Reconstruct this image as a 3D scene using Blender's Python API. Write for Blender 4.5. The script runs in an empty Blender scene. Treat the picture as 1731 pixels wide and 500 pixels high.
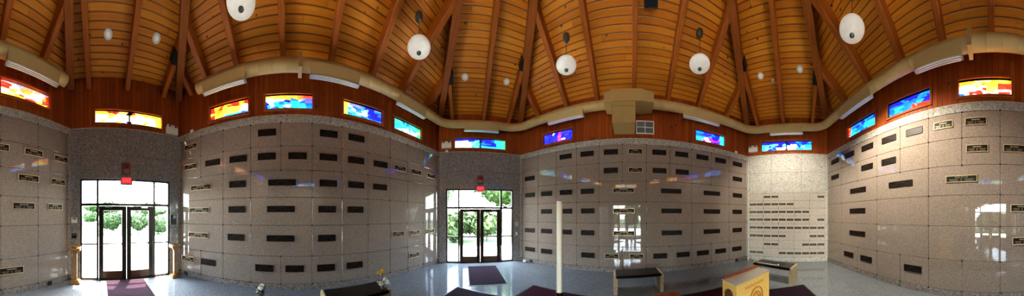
import bpy, bmesh, math, random
from mathutils import Vector, Matrix, noise as mnoise
random.seed(7)
col = bpy.context.scene.collection
PI = math.pi

# ------------------------------------------------------------------ helpers
def tag(o, label=None, cat=None, group=None, kind=None):
    if label: o['label'] = label
    if cat: o['category'] = cat
    if group: o['group'] = group
    if kind: o['kind'] = kind
    return o

def empty(name, M, label=None, cat=None, group=None, kind=None):
    o = bpy.data.objects.new(name, None); col.objects.link(o)
    o.empty_display_size = .1
    o.matrix_world = M if isinstance(M, Matrix) else Matrix.Translation(M)
    return tag(o, label, cat, group, kind)

def rot(v, R): return R @ Vector(v) if R else Vector(v)

class MB:
    """collects shapes into ONE mesh"""
    def __init__(s): s.v = []; s.f = []; s.c = []
    def add(s, vs, fs, color=None):
        b = len(s.v); s.v += [tuple(v) for v in vs]
        s.f += [tuple(b + i for i in f) for f in fs]
        s.c += [color] * len(fs); return s
    def box(s, x0, x1, y0, y1, z0, z1, M=None):
        vs = [Vector((x, y, z)) for z in (z0, z1) for y in (y0, y1) for x in (x0, x1)]
        if M: vs = [M @ v for v in vs]
        return s.add(vs, [(0, 2, 3, 1), (4, 5, 7, 6), (0, 1, 5, 4), (2, 6, 7, 3), (0, 4, 6, 2), (1, 3, 7, 5)])
    def bbox(s, x0, x1, y0, y1, z0, z1, b=.006):
        """box whose front (-y) edge is chamfered"""
        vs = [(x0, y1, z0), (x1, y1, z0), (x1, y1, z1), (x0, y1, z1), (x0, y0 + b, z0), (x1, y0 + b, z0), (x1, y0 + b, z1), (x0, y0 + b, z1),
              (x0 + b, y0, z0 + b), (x1 - b, y0, z0 + b), (x1 - b, y0, z1 - b), (x0 + b, y0, z1 - b)]
        return s.add(vs, [(0, 1, 2, 3)[::-1] if False else (0, 3, 2, 1)[::-1], (0, 1, 5, 4), (1, 2, 6, 5), (2, 3, 7, 6), (3, 0, 4, 7),
                          (4, 5, 9, 8), (5, 6, 10, 9), (6, 7, 11, 10), (7, 4, 8, 11), (8, 9, 10, 11)])
    def quad(s, a, b, c, d, color=None): return s.add([a, b, c, d], [(0, 1, 2, 3)], color)
    def lathe(s, prof, n=24, M=None, cap=True):
        vs = []; fs = []
        for (r, z) in prof:
            for k in range(n):
                a = 2 * PI * k / n; vs.append(Vector((r * math.cos(a), r * math.sin(a), z)))
        for i in range(len(prof) - 1):
            for k in range(n):
                fs.append((i * n + k, i * n + (k + 1) % n, (i + 1) * n + (k + 1) % n, (i + 1) * n + k))
        if cap:
            fs.append(tuple(range(n - 1, -1, -1))); fs.append(tuple((len(prof) - 1) * n + k for k in range(n)))
        if M: vs = [M @ v for v in vs]
        return s.add(vs, fs)
    def tube(s, pts, r, n=10, cap=True):
        pts = [Vector(p) for p in pts]; vs = []; fs = []
        for i, p in enumerate(pts):
            d = (pts[min(i + 1, len(pts) - 1)] - pts[max(i - 1, 0)]).normalized()
            up = Vector((0, 0, 1)) if abs(d.z) < .95 else Vector((1, 0, 0))
            a = d.cross(up).normalized(); b = a.cross(d).normalized()
            # keep the section true to the radius in a mitred bend
            k = 1.0
            if 0 < i < len(pts) - 1:
                d1 = (pts[i] - pts[i - 1]).normalized(); k = 1 / max(.5, d.dot(d1))
            rr = r[i] if isinstance(r, (list, tuple)) else r
            for j in range(n):
                t = 2 * PI * j / n; vs.append(p + a * math.cos(t) * rr * k + b * math.sin(t) * rr)
        for i in range(len(pts) - 1):
            for j in range(n):
                fs.append((i * n + j, i * n + (j + 1) % n, (i + 1) * n + (j + 1) % n, (i + 1) * n + j))
        if cap:
            fs.append(tuple(range(n - 1, -1, -1))); fs.append(tuple((len(pts) - 1) * n + k for k in range(n)))
        return s.add(vs, fs)
    def prism(s, poly, y0, y1, M=None):
        """polygon in x,z pushed from y0 to y1"""
        n = len(poly); vs = [Vector((x, y0, z)) for x, z in poly] + [Vector((x, y1, z)) for x, z in poly]
        if M: vs = [M @ v for v in vs]
        return s.add(vs, [tuple(range(n)), tuple(range(2 * n - 1, n - 1, -1))] + [((i + 1) % n, i, n + i, n + (i + 1) % n) for i in range(n)])
    def mesh(s, name, mat, smooth=False):
        me = bpy.data.meshes.new(name); me.from_pydata(s.v, [], s.f)
        if any(c is not None for c in s.c):
            at = me.color_attributes.new('Col', 'FLOAT_COLOR', 'CORNER')
            for p in me.polygons:
                c = s.c[p.index] or (0, 0, 0)
                for li in p.loop_indices: at.data[li].color = (*c, 1)
        me.materials.append(mat)
        bm = bmesh.new(); bm.from_mesh(me); bmesh.ops.recalc_face_normals(bm, faces=bm.faces)
        bm.to_mesh(me); bm.free()
        if smooth:
            for p in me.polygons: p.use_smooth = True
            try: me.set_sharp_from_angle(angle=math.radians(40))
            except Exception: pass
        me.update(); return me
    def build(s, name, mat, parent=None, M=None, smooth=False):
        o = bpy.data.objects.new(name, s.mesh(name, mat, smooth)); col.objects.link(o)
        if parent is not None: o.parent = parent
        if M is not None:
            if parent is not None: o.matrix_local = M
            else: o.matrix_world = M
        return o

def link_copy(me, name, parent, M):
    o = bpy.data.objects.new(name, me); col.objects.link(o); o.parent = parent; o.matrix_local = M; return o

def copy_tree(o, M):
    c = o.copy(); col.objects.link(c); c.matrix_world = M
    for ch in o.children:
        d = ch.copy(); col.objects.link(d); d.parent = c; d.matrix_local = ch.matrix_local.copy()
        for g in ch.children:
            e = g.copy(); col.objects.link(e); e.parent = d; e.matrix_local = g.matrix_local.copy()
    return c

# ------------------------------------------------------------------ materials
def lin(c): return tuple(((x / 255) / 12.92 if x / 255 < .04045 else ((x / 255 + .055) / 1.055) ** 2.4) for x in c)

class NT:
    def __init__(s, name):
        m = bpy.data.materials.new(name); m.use_nodes = True; s.m = m; s.t = m.node_tree; s.b = s.t.nodes['Principled BSDF']
        s.out = s.t.nodes['Material Output']
    def n(s, typ, **kw):
        x = s.t.nodes.new(typ)
        for k, v in kw.items():
            if k in ('inp',):
                for kk, vv in v.items(): s.put(x.inputs[kk], vv)
            else: setattr(x, k, v)
        return x
    def put(s, sock, v):
        if hasattr(v, 'is_output') or isinstance(v, bpy.types.NodeSocket): s.t.links.new(v, sock)
        else:
            if sock.type == 'RGBA' and len(v) == 3: v = (*v, 1)
            sock.default_value = v
    def math(s, op, a, b=0., c=None):
        x = s.n('ShaderNodeMath', operation=op); s.put(x.inputs[0], a); s.put(x.inputs[1], b)
        if c is not None: s.put(x.inputs[2], c)
        return x.outputs[0]
    def mix(s, fac, a, b, mode='MIX'):
        x = s.n('ShaderNodeMix', data_type='RGBA', blend_type=mode); s.put(x.inputs[0], fac); s.put(x.inputs[6], a); s.put(x.inputs[7], b); return x.outputs[2]
    def ramp(s, fac, stops):
        x = s.n('ShaderNodeValToRGB'); s.put(x.inputs[0], fac); e = x.color_ramp.elements
        while len(e) < len(stops): e.new(.5)
        for el, (p, c) in zip(e, stops): el.position = p; el.color = (*c, 1) if len(c) == 3 else c
        return x.outputs[0]
    def obj(s): return s.n('ShaderNodeTexCoord').outputs['Object']
    def sep(s, v):
        x = s.n('ShaderNodeSeparateXYZ'); s.put(x.inputs[0], v); return x.outputs
    def comb(s, x, y, z):
        c = s.n('ShaderNodeCombineXYZ'); s.put(c.inputs[0], x); s.put(c.inputs[1], y); s.put(c.inputs[2], z); return c.outputs[0]
    def noise(s, vec, scale, detail=3, rough=.55):
        x = s.n('ShaderNodeTexNoise'); s.put(x.inputs['Vector'], vec); x.inputs['Scale'].default_value = scale; x.inputs['Detail'].default_value = detail; x.inputs['Roughness'].default_value = rough; return x.outputs[0]
    def voro(s, vec, scale, out='Distance', feature='F1'):
        x = s.n('ShaderNodeTexVoronoi', feature=feature); s.put(x.inputs['Vector'], vec); x.inputs['Scale'].default_value = scale; return x.outputs[out]
    def bump(s, h, strength=.3, dist=.01):
        x = s.n('ShaderNodeBump'); x.inputs['Strength'].default_value = strength; x.inputs['Distance'].default_value = dist; s.put(x.inputs['Height'], h); s.put(s.b.inputs['Normal'], x.outputs[0])
    def set(s, **kw):
        for k, v in kw.items(): s.put(s.b.inputs[k.replace('_', ' ')], v)
        return s

def plain(name, rgb, rough=.5, metal=0., spec=.5, var=.12, scale=30):
    t = NT(name); n = t.noise(t.obj(), scale); c = lin(rgb)
    t.set(Base_Color=t.mix(n, tuple(x * (1 - var) for x in c), tuple(min(1, x * (1 + var)) for x in c)), Roughness=rough, Metallic=metal)
    t.b.inputs['Specular IOR Level'].default_value = spec
    return t.m

def granite(name, base, dark, light, rough=.1, spec=.6, scale=55, bump=0.):
    t = NT(name); o = t.obj()
    v = t.voro(o, scale, 'Color'); vs = t.sep(v)[0]
    n2 = t.noise(o, scale * 1.9, 2, .7); big = t.noise(o, 1.1, 3)
    c = t.ramp(vs, [(0., lin(dark)), (.22, lin(base)), (.72, lin(base)), (1., lin(light))])
    c = t.mix(t.ramp(n2, [(.3, (.0, .0, .0)), (.6, (1, 1, 1))]), t.mix(.5, c, lin(dark)), c)
    c = t.mix(t.math('MULTIPLY', big, .5), c, t.mix(.15, c, (0, 0, 0)))
    t.set(Base_Color=c, Roughness=rough); t.b.inputs['Specular IOR Level'].default_value = spec
    if bump: t.bump(vs, bump, .004)
    return t.m

def planks(name, axis, width, cols, groove=.07, rough=.45, knots=True, dark=.35, length=2.2, spec=.35):
    """boards laid along one object axis; axis = the axis ACROSS the boards (0 x, 1 y)"""
    t = NT(name); s = t.sep(t.obj()); across = s[axis]; along = s[2] if axis == 0 else s[0]
    q = t.math('DIVIDE', across, width); idx = t.math('FLOOR', q); fr = t.math('FRACT', q)
    wn = t.n('ShaderNodeTexWhiteNoise', noise_dimensions='1D'); t.put(wn.inputs['W'], idx); rnd = wn.outputs[0]
    al = t.math('ADD', along, t.math('MULTIPLY', rnd, 7.3))
    seg = t.math('FLOOR', t.math('DIVIDE', al, length))
    wn2 = t.n('ShaderNodeTexWhiteNoise', noise_dimensions='2D'); t.put(wn2.inputs['Vector'], t.comb(idx, seg, 0.)); r2 = wn2.outputs[0]
    vec = t.comb(t.math('MULTIPLY', al, .9), t.math('MULTIPLY', across, 14.), t.math('MULTIPLY', r2, 20.))
    g = t.noise(vec, 2.2, 4, .6)
    f = t.math('ADD', t.math('MULTIPLY', r2, .34), t.math('MULTIPLY', g, .62))
    c = t.ramp(f, [(.15, lin(cols[0])), (.5, lin(cols[1])), (.85, lin(cols[2]))])
    if knots:
        kv = t.comb(t.math('MULTIPLY', al, 1.0), t.math('MULTIPLY', across, 1.0), t.math('MULTIPLY', r2, 3.))
        k = t.voro(kv, 3.1)
        c = t.mix(t.ramp(k, [(.05, (1, 1, 1)), (.12, (0, 0, 0))]), c, lin(tuple(x * .42 for x in cols[0])))
    e = t.math('MINIMUM', fr, t.math('SUBTRACT', 1., fr))
    gm = t.ramp(e, [(0., (1, 1, 1)), (groove, (0, 0, 0))])
    fl = t.math('FRACT', t.math('DIVIDE', al, length)); e2 = t.math('MINIMUM', fl, t.math('SUBTRACT', 1., fl))
    gm2 = t.ramp(e2, [(0., (1, 1, 1)), (.004, (0, 0, 0))])
    gg = t.math('MAXIMUM', gm, t.math('MULTIPLY', gm2, .3))
    c = t.mix(gg, c, t.mix(1 - dark, c, (0, 0, 0)))
    t.set(Base_Color=c, Roughness=rough); t.b.inputs['Specular IOR Level'].default_value = spec
    t.bump(t.math('MULTIPLY', gg, -1.), .5, .012)
    return t.m

def beamwood(name, cols, rough=.5):
    t = NT(name); s = t.sep(t.obj())
    vec = t.comb(t.math('MULTIPLY', s[0], 9.), t.math('MULTIPLY', s[1], .7), t.math('MULTIPLY', s[2], 9.))
    g = t.noise(vec, 3., 4, .6)
    t.set(Base_Color=t.ramp(g, [(.25, lin(cols[0])), (.5, lin(cols[1])), (.8, lin(cols[2]))]), Roughness=rough)
    t.b.inputs['Specular IOR Level'].default_value = .3
    return t.m

M_granite = granite('polished_pink_granite', (153, 140, 127), (118, 107, 97), (177, 165, 152), .018, .8, 85)
M_granite_dk = granite('grey_door_wall_granite', (146, 143, 141), (104, 102, 102), (182, 179, 177), .12, .5, 40)
M_niche = granite('pale_niche_granite', (205, 198, 184), (160, 150, 138), (232, 227, 216), .09, .5, 75)
M_rough = granite('rough_speckled_trim_stone', (172, 166, 154), (120, 115, 108), (204, 200, 190), .7, .25, 38, .4)
M_roughw = granite('rough_white_stone', (204, 202, 190), (160, 156, 146), (226, 224, 215), .6, .3, 28, .4)
M_grout = plain('dark_joint_backing', (52, 46, 42), .9, 0, .1)
M_base = granite('baseboard_stone', (140, 132, 124), (82, 78, 76), (184, 178, 170), .5, .35, 44)
M_deck = planks('pine_ceiling_planks', 1, .135, [(180, 104, 22), (210, 134, 34), (226, 158, 54)], .13, .42, True, .16, 3.6)
M_wood = planks('cedar_wall_boards', 0, .125, [(118, 52, 18), (150, 74, 26), (176, 96, 38)], .07, .4, True, .35, 3.1)
M_beam = beamwood('beam_timber', [(134, 72, 24), (164, 94, 32), (186, 114, 44)])
M_hip = beamwood('hip_timber', [(118, 62, 22), (144, 82, 30), (164, 98, 38)])
M_frame = beamwood('window_frame_timber', [(122, 58, 22), (150, 78, 30), (170, 98, 44)])
M_bronze = plain('dark_bronze', (24, 17, 13), .5, .1, .3, .3)
M_bronzeg = plain('dark_green_bronze', (26, 40, 30), .35, .3, .5, .25)
M_rim_d = plain('dull_bronze_rim', (46, 33, 24), .5, .2, .3)
M_rim_g = plain('bright_gold_rim', (214, 194, 150), .3, .35, .6)
M_let = plain('gold_raised_lettering', (176, 160, 128), .4, .3, .5)
M_let_d = plain('dull_raised_lettering', (62, 50, 38), .5, .2, .3)
M_rosette = plain('bronze_rosette', (58, 44, 36), .4, .6)
M_black = plain('black_metal', (20, 20, 22), .45, .3)
M_alu = plain('dark_bronze_aluminium', (50, 38, 30), .38, .5)
M_brownrail = plain('brown_door_rail', (96, 72, 54), .35, .5)
M_chrome = plain('chrome', (190, 190, 190), .2, .9)
M_white = plain('white_plastic', (226, 224, 214), .45)
M_cream = plain('cream_plastic', (238, 234, 220), .5)
M_duct = plain('tan_painted_duct', (178, 152, 98), .5, .1, .4, .08, 6)
M_slot = plain('diffuser_white_metal', (228, 226, 220), .4)
M_grey = plain('grey_mesh', (126, 132, 126), .6)
M_red = NT('exit_sign_red'); M_red.set(Base_Color=lin((224, 52, 60)), Roughness=.4, Emission_Color=lin((232, 50, 60)), Emission_Strength=.55); M_red = M_red.m
M_let_w = plain('sign_white', (250, 214, 206), .5)
M_redplate = plain('alarm_red_plate', (142, 52, 44), .5)
M_alarmlens = plain('alarm_grey_lens', (132, 124, 118), .35)
M_black_seat = plain('black_polished_seat', (22, 16, 15), .16, 0, .6, .3)
M_benchstone = granite('beige_bench_stone', (176, 160, 124), (120, 104, 78), (206, 192, 158), .35, .4, 60)
M_maple = beamwood('pale_maple', [(208, 166, 84), (226, 186, 102), (236, 200, 124)], .35)
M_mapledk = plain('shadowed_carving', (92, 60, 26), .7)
M_redwood = beamwood('red_brown_wood', [(120, 54, 28), (146, 74, 42), (166, 94, 58)], .35)
M_pine = beamwood('stand_pine', [(124, 88, 50), (150, 112, 68), (174, 136, 88)], .4)
M_glasscover = plain('clear_top_cover', (168, 164, 152), .12, 0, .7)
M_wax = NT('candle_wax'); M_wax.set(Base_Color=lin((244, 240, 222)), Roughness=.45); M_wax.b.inputs['Subsurface Weight'].default_value = .15; M_wax = M_wax.m
M_brass = plain('brass', (190, 150, 70), .3, .8)
M_globe = NT('alabaster_globe')
_o = M_globe.obj(); _n = M_globe.noise(_o, 7, 4)
M_globe.set(Base_Color=M_globe.mix(_n, lin((206, 198, 182)), lin((250, 246, 236))), Roughness=.3, Emission_Color=lin((244, 236, 222)), Emission_Strength=.12); M_globe = M_globe.m
M_finial = plain('pewter_finial', (104, 106, 98), .4, .6)
M_petw = plain('white_petals', (236, 234, 222), .6)
M_pety = plain('yellow_petals', (240, 204, 40), .6)
M_leaf = plain('flower_leaves', (44, 74, 34), .6)
M_stem = plain('dark_red_stem', (92, 24, 40), .6)
M_pot = plain('clay_pot', (90, 84, 80), .6)

def carpet(name, rgb):
    t = NT(name); n = t.noise(t.obj(), 260, 2); c = lin(rgb)
    t.set(Base_Color=t.mix(n, tuple(x * .6 for x in c), tuple(x * 1.4 for x in c)), Roughness=.95); t.b.inputs['Specular IOR Level'].default_value = .1
    t.bump(n, .6, .004); return t.m
M_rug = carpet('maroon_carpet', (62, 26, 36)); M_mat = carpet('plum_carpet', (38, 22, 32)); M_rug_dk = carpet('dark_plum_carpet', (44, 30, 40))

def floor_mat():
    t = NT('polished_blue_grey_floor'); o = t.obj(); s = t.sep(o)
    n1 = t.voro(o, 48, 'Color'); a = t.sep(n1)[0]; n2 = t.noise(o, 1.4, 4)
    c = t.ramp(a, [(0., lin((106, 112, 116))), (.4, lin((124, 130, 133))), (1., lin((140, 145, 147)))])
    c = t.mix(t.math('MULTIPLY', n2, .6), c, lin((96, 104, 110)))
    def line(v):
        fr = t.math('FRACT', t.math('DIVIDE', v, .61)); return t.ramp(t.math('MINIMUM', fr, t.math('SUBTRACT', 1., fr)), [(0., (1, 1, 1)), (.008, (0, 0, 0))])
    g = t.math('MAXIMUM', line(s[0]), line(s[1]))
    c = t.mix(t.math('MULTIPLY', g, .45), c, lin((58, 62, 66)))
    t.set(Base_Color=c, Roughness=.09); t.b.inputs['Specular IOR Level'].default_value = .6
    return t.m
M_floor = floor_mat()

def glass_mat():
    t = NT('thin_clear_glass'); t.t.nodes.remove(t.b)
    tr = t.n('ShaderNodeBsdfTransparent'); tr.inputs[0].default_value = (.96, .98, .97, 1)
    gl = t.n('ShaderNodeBsdfGlossy'); gl.inputs['Roughness'].default_value = .02
    lw = t.n('ShaderNodeFresnel'); lw.inputs[0].default_value = 1.45
    mx = t.n('ShaderNodeMixShader'); t.put(mx.inputs[0], t.math('MINIMUM', lw.outputs[0], .25)); t.t.links.new(tr.outputs[0], mx.inputs[1]); t.t.links.new(gl.outputs[0], mx.inputs[2])
    t.t.links.new(mx.outputs[0], t.out.inputs[0]); return t.m
M_glass = glass_mat()

def stained_mat():
    t = NT('stained_glass_daylight_glow'); a = t.n('ShaderNodeVertexColor', layer_name='Col').outputs[0]
    n = t.noise(t.obj(), 22, 3); c = t.mix(t.math('MULTIPLY', n, .5), a, t.mix(.6, a, (0, 0, 0)))
    t.set(Base_Color=t.mix(.7, c, (0, 0, 0)), Roughness=.15, Emission_Color=c, Emission_Strength=1.05); return t.m  # emission in the pane colours stands in for daylight from behind
M_stain = stained_mat()
M_lead = plain('lead_came', (12, 12, 14), .6)

# ------------------------------------------------------------------ plan of the room (six corners, in metres)
C = [Vector(p) for p in ((-2.187, -4.225), (-4.741, -2.251), (-2.756, 5.854), (0.336, 6.778), (6.866, 1.028), (6.33, -2.197))]
NW = ['southwest', 'west', 'north', 'northeast', 'east', 'south']
EYE = 1.8
ZP = [.14, .82, 1.58, 2.27, 2.93, 3.53, 4.10]       # joints between the six rows of crypt fronts
ZG, ZU, ZD = 4.29, 5.40, 5.72                        # top of stone, underside of rafters, underside of boards (at the wall)
CEN = sum(C, Vector((0, 0))) / 6
APEX_U = Vector((CEN.x, CEN.y, 8.0)); APEX_D = Vector((CEN.x, CEN.y, 8.32))
WM = {}; WL = {}
for i, nm in enumerate(NW):
    A, B = C[i], C[(i + 1) % 6]; t = (B - A); WL[nm] = t.length; t.normalize()
    WM[nm] = Matrix(((t.x, -t.y, 0, A.x), (t.y, t.x, 0, A.y), (0, 0, 1, 0), (0, 0, 0, 1)))   # x along wall, -y into the room
def onwall(nm, u, z, d=0.): return WM[nm] @ Matrix.Translation((u, -d, z))

# floor
mb = MB(); mb.add([(p.x * 1.03 + 0, p.y * 1.03, 0) for p in C] + [(p.x * 1.03, p.y * 1.03, -.1) for p in C],
                  [tuple(range(6)), tuple(range(11, 5, -1))] + [(i, (i + 1) % 6, 6 + (i + 1) % 6, 6 + i) for i in range(6)])
a = math.atan2((C[3] - C[2]).y, (C[3] - C[2]).x); RF = Matrix.Rotation(a, 4, 'Z')
mb.v = [tuple(RF.inverted() @ Vector(v)) for v in mb.v]
fl = mb.build('floor', M_floor, None, RF); tag(fl, kind='structure')

# ---------------------------------------------------------------- stained glass windows
def lerp(a, b, t): return tuple(x + (y - x) * t for x, y in zip(a, b))
WH = (2.2, 2.2, 2.1); YE = (3.2, 2.2, .12); OR = (2.4, .62, .04); RE = (2.0, .07, .03); DB = (.03, .03, 1.3); BL = (.02, .26, 2.2); CY = (.05, 1.3, 2.4); GN = (.10, 1.6, .45); LG = (1.4, 3.0, 1.6); PU = (.75, .06, .9); PK = (2.6, 1.1, .9); DR = (.5, .05, .03); LC = (.25, 1.9, 2.5)
def pick(r, *opts):
    i = int(r * len(opts)); return opts[min(i, len(opts) - 1)]
def gB1(s, v, r):
    if s < .06: return DR
    if v > .74: return pick(r, OR, RE, OR)
    if v < .22 and s > .3: return pick(r, BL, CY, BL)
    if s > .45 and v < .7: return pick(r, WH, WH, YE)
    return pick(r, YE, YE, OR, YE)
def gB2(s, v, r):
    if v > .8: return lerp(YE, RE, min(1, s * 1.15))
    if v > .6: return lerp((2., 2., 2.8), DB, s) if s < .45 or s > .7 else pick(r, BL, DB, OR)
    if s < .05: return DB
    if (.1 < s < .2 or .37 < s < .46) and v > .25: return WH
    return pick(r, CY, CY, BL, CY)
def gB3(s, v, r):
    if s < .11: return YE
    if v > .78: return pick(r, DB, BL, (.3, .3, .9))
    if s > .62 and v > .3: return pick(r, DB, DB, BL)
    if v < .35: return pick(r, CY, BL, CY)
    return pick(r, LC, CY, WH, BL)
def gB4(s, v, r):
    if s > .92: return pick(r, YE, GN)
    if v > .75: return pick(r, CY, GN, BL)
    return pick(r, LC, CY, WH, CY) if .15 < s < .8 and v < .6 else pick(r, CY, (.1, 1.5, 1.9))
def gD2(s, v, r):
    if s > .93: return GN
    if s < .5:
        if v > .8: return pick(r, GN, DB)
        return lerp(LG, WH, r) if s < .32 else pick(r, CY, LC, GN)
    if s < .78 and v > .3: return pick(r, DB, DB, BL)
    return pick(r, CY, CY, (.06, 1.0, 1.5))
def gC1(s, v, r):
    if .45 < s < .66: return pick(r, PU, (1.5, .1, .5), DB)
    if r > .92: return WH
    return pick(r, DB, (.05, .06, 1.7), DB)
def gC2(s, v, r):
    if s < .16: return pick(r, CY, BL)
    if s > .84: return pick(r, LC, CY, BL)
    if v < .5: return pick(r, PU, DB, PU, WH) if s > .25 else CY
    return pick(r, DB, BL, (.05, .06, 1.7))
def gE(s, v, r):
    if s < .5:
        if v > .7: return DB
        if v < .45 and s > .28: return WH
        return pick(r, BL, DB, LC, CY) if s > .06 else CY
    if v > .62: return pick(r, DB, DB, BL)
    if s < .7: return WH
    return pick(r, CY, DB) if s < .78 else pick(r, CY, LC)
def gS1(s, v, r):
    if s < .09: return pick(r, OR, RE, YE)
    return pick(r, BL, CY, (.1, 1., 2.5)) if v < .7 else pick(r, DB, BL)
def gS2(s, v, r):
    if v < .42 and s > .62 + .5 * (.42 - v) * -1: return pick(r, RE, RE, (2.6, .2, .2))
    if v > .72: return pick(r, DB, BL, DB)
    if s > .8: return DB
    return pick(r, CY, BL, CY) if v < .5 else BL
def gS3(s, v, r):
    if v > .76: return pick(r, YE, OR, (1.8, 1., .4))
    if s < .08: return pick(r, WH, BL)
    if s > .82: return pick(r, RE, RE, PK)
    if .55 < s < .72 and v > .4: return YE
    return pick(r, WH, RE, PK, RE) if v < .5 else pick(r, PK, WH, OR)
def gS4(s, v, r):
    if v > .84: return pick(r, (.5, .5, .6), (.7, .4, .2))
    if s > .93: return pick(r, (.5, .5, .7), DR)
    if v < .3: return pick(r, OR, YE, RE)
    return pick(r, RE, PK, PK, OR, RE)
def gSW(s, v, r):
    if v > .78: return pick(r, OR, (1.8, .8, .2), DR)
    if s < .07: return (2.8, 1.6, 1.6)
    if s > .9: return YE
    return pick(r, WH, WH, WH, YE)
WIN = {'west': [(1.13, 2.22, gB1), (2.67, 3.83, gB2), (4.64, 5.79, gB3), (6.22, 7.36, gB4)],
       'north': [(.62, 2.60, gD2)], 'northeast': [(1.11, 2.24, gC1), (6.40, 7.56, gC2)], 'east': [(.62, 2.62, gE)],
       'south': [(1.27, 2.52, gS1), (2.99, 4.19, gS2), (4.88, 6.04, gS3), (6.72, 8.04, gS4)], 'southwest': [(.70, 2.66, gSW)]}
WZ0, WZ1 = 4.45, 4.81
wn = 0
def make_window(nm, u0, u1, fn, double):
    global wn
    wn += 1; rnd = random.Random(wn * 13)
    dz = .14 if nm == 'south' and u0 > 6.5 else 0.
    root = empty('window_%d' % wn, onwall(nm, u0, WZ0 + dz), kind='structure')
    W, Hh = u1 - u0, WZ1 - WZ0
    fr = MB(); b = .055
    for (x0, x1, z0, z1) in ((-b, W + b, -b, 0), (-b, W + b, Hh, Hh + b), (-b, 0, 0, Hh), (W, W + b, 0, Hh)):
        fr.bbox(x0, x1, -.03, .07, z0, z1, .006)
    fr.build('window_frame', M_frame, root)
    st = MB(); st.box(-.02, W + .02, .062, .075, -.02, Hh + .02)
    if double: st.box(W / 2 - .02, W / 2 + .02, .02, .06, 0, Hh)
    st.build('lead_backing', M_lead, root)
    nx = 22 if double else 13; ny = 6
    P = {}
    for i in range(nx + 1):
        for j in range(ny + 1):
            x = i / nx + (rnd.uniform(-.32, .32) / nx if 0 < i < nx else 0); y = j / ny + (rnd.uniform(-.34, .34) / ny if 0 < j < ny else 0)
            P[i, j] = (min(1, max(0, x + (.10 * math.sin(PI * y) * math.sin(x * 9 + wn) if 0 < i < nx else 0))), min(1, max(0, y + (.09 * math.sin(x * 7 + wn * 2) if 0 < j < ny else 0))))
    g = MB(); ins = .045
    for i in range(nx):
        for j in range(ny):
            q = [P[i, j], P[i + 1, j], P[i + 1, j + 1], P[i, j + 1]]; cx = sum(p[0] for p in q) / 4; cy = sum(p[1] for p in q) / 4
            h_ = mnoise.noise(Vector((cx * 3.2 * (2 if double else 1) + wn * 5.1, cy * 2.2 - cx * 1.5, wn * 1.7)))
            c = fn(cx, cy, min(.999, max(0., .5 + h_ * .75 + rnd.uniform(-.12, .12)))); k = rnd.uniform(.55, 1.1) * (1.25 if rnd.random() > .85 else 1)
            pts = [((p[0] + (cx - p[0]) * ins) * W, .056, (p[1] + (cy - p[1]) * ins) * Hh) for p in q]
            if double and abs((cx - .5) * W) < .03: continue
            g.quad(*pts, color=tuple(min(4, x * k) for x in c))
    g.build('stained_glass', M_stain, root)
    return root
for nm in NW:
    for (u0, u1, fn) in WIN[nm]: make_window(nm, u0, u1, fn, nm in ('north', 'east', 'southwest'))

# ---------------------------------------------------------------- walls
DOOR = (.28, 2.92, 2.86)
ros = MB(); ros.lathe([(.019, 0), (.019, .006), (.012, .013), (.004, .016)], 10, Matrix.Rotation(PI / 2, 4, 'X'))
ME_ROS = ros.mesh('rosette', M_rosette, True)
ros2 = MB(); ros2.lathe([(.012, 0), (.012, .004), (.006, .009)], 8, Matrix.Rotation(PI / 2, 4, 'X'))
ME_ROS2 = ros2.mesh('rosette', M_rosette, True)

def wood_upper(nm, root):
    L = WL[nm]; mb = MB(); E = .12; holes = WIN[nm]; zt = 5.9
    hs = [(u0, u1, .14 if nm == 'south' and u0 > 6.5 else 0.) for (u0, u1, _) in holes]
    x = -E
    for (u0, u1, dz) in hs:
        mb.box(x, u0, 0, .2, ZG, zt); mb.box(u0, u1, 0, .2, ZG, WZ0 + dz); mb.box(u0, u1, 0, .2, WZ1 + dz, zt); x = u1
    mb.box(x, L + E, 0, .2, ZG, zt)
    # thin outside sheet behind the stained glass
    mb.build('wood_boarding', M_wood, root)
    lb = MB(); lb.box(-.0, L, -.012, .0, ZG - .004, ZG + .012); lb.build('stone_cap_edge', M_roughw, root)

JN = {'west': [.1, .84, 1.53, 2.29, 3.05, 3.82, 4.59, 5.33, 6.06, 6.74, 7.46, 8.24],
      'northeast': [.1] + [.1 + .767 * k for k in range(1, 11)] + [8.6],
      'south': [.1, .95, 1.78, 2.59, 3.37, 4.16, 4.95, 5.79, 6.72, 7.68, 8.64]}
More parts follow.
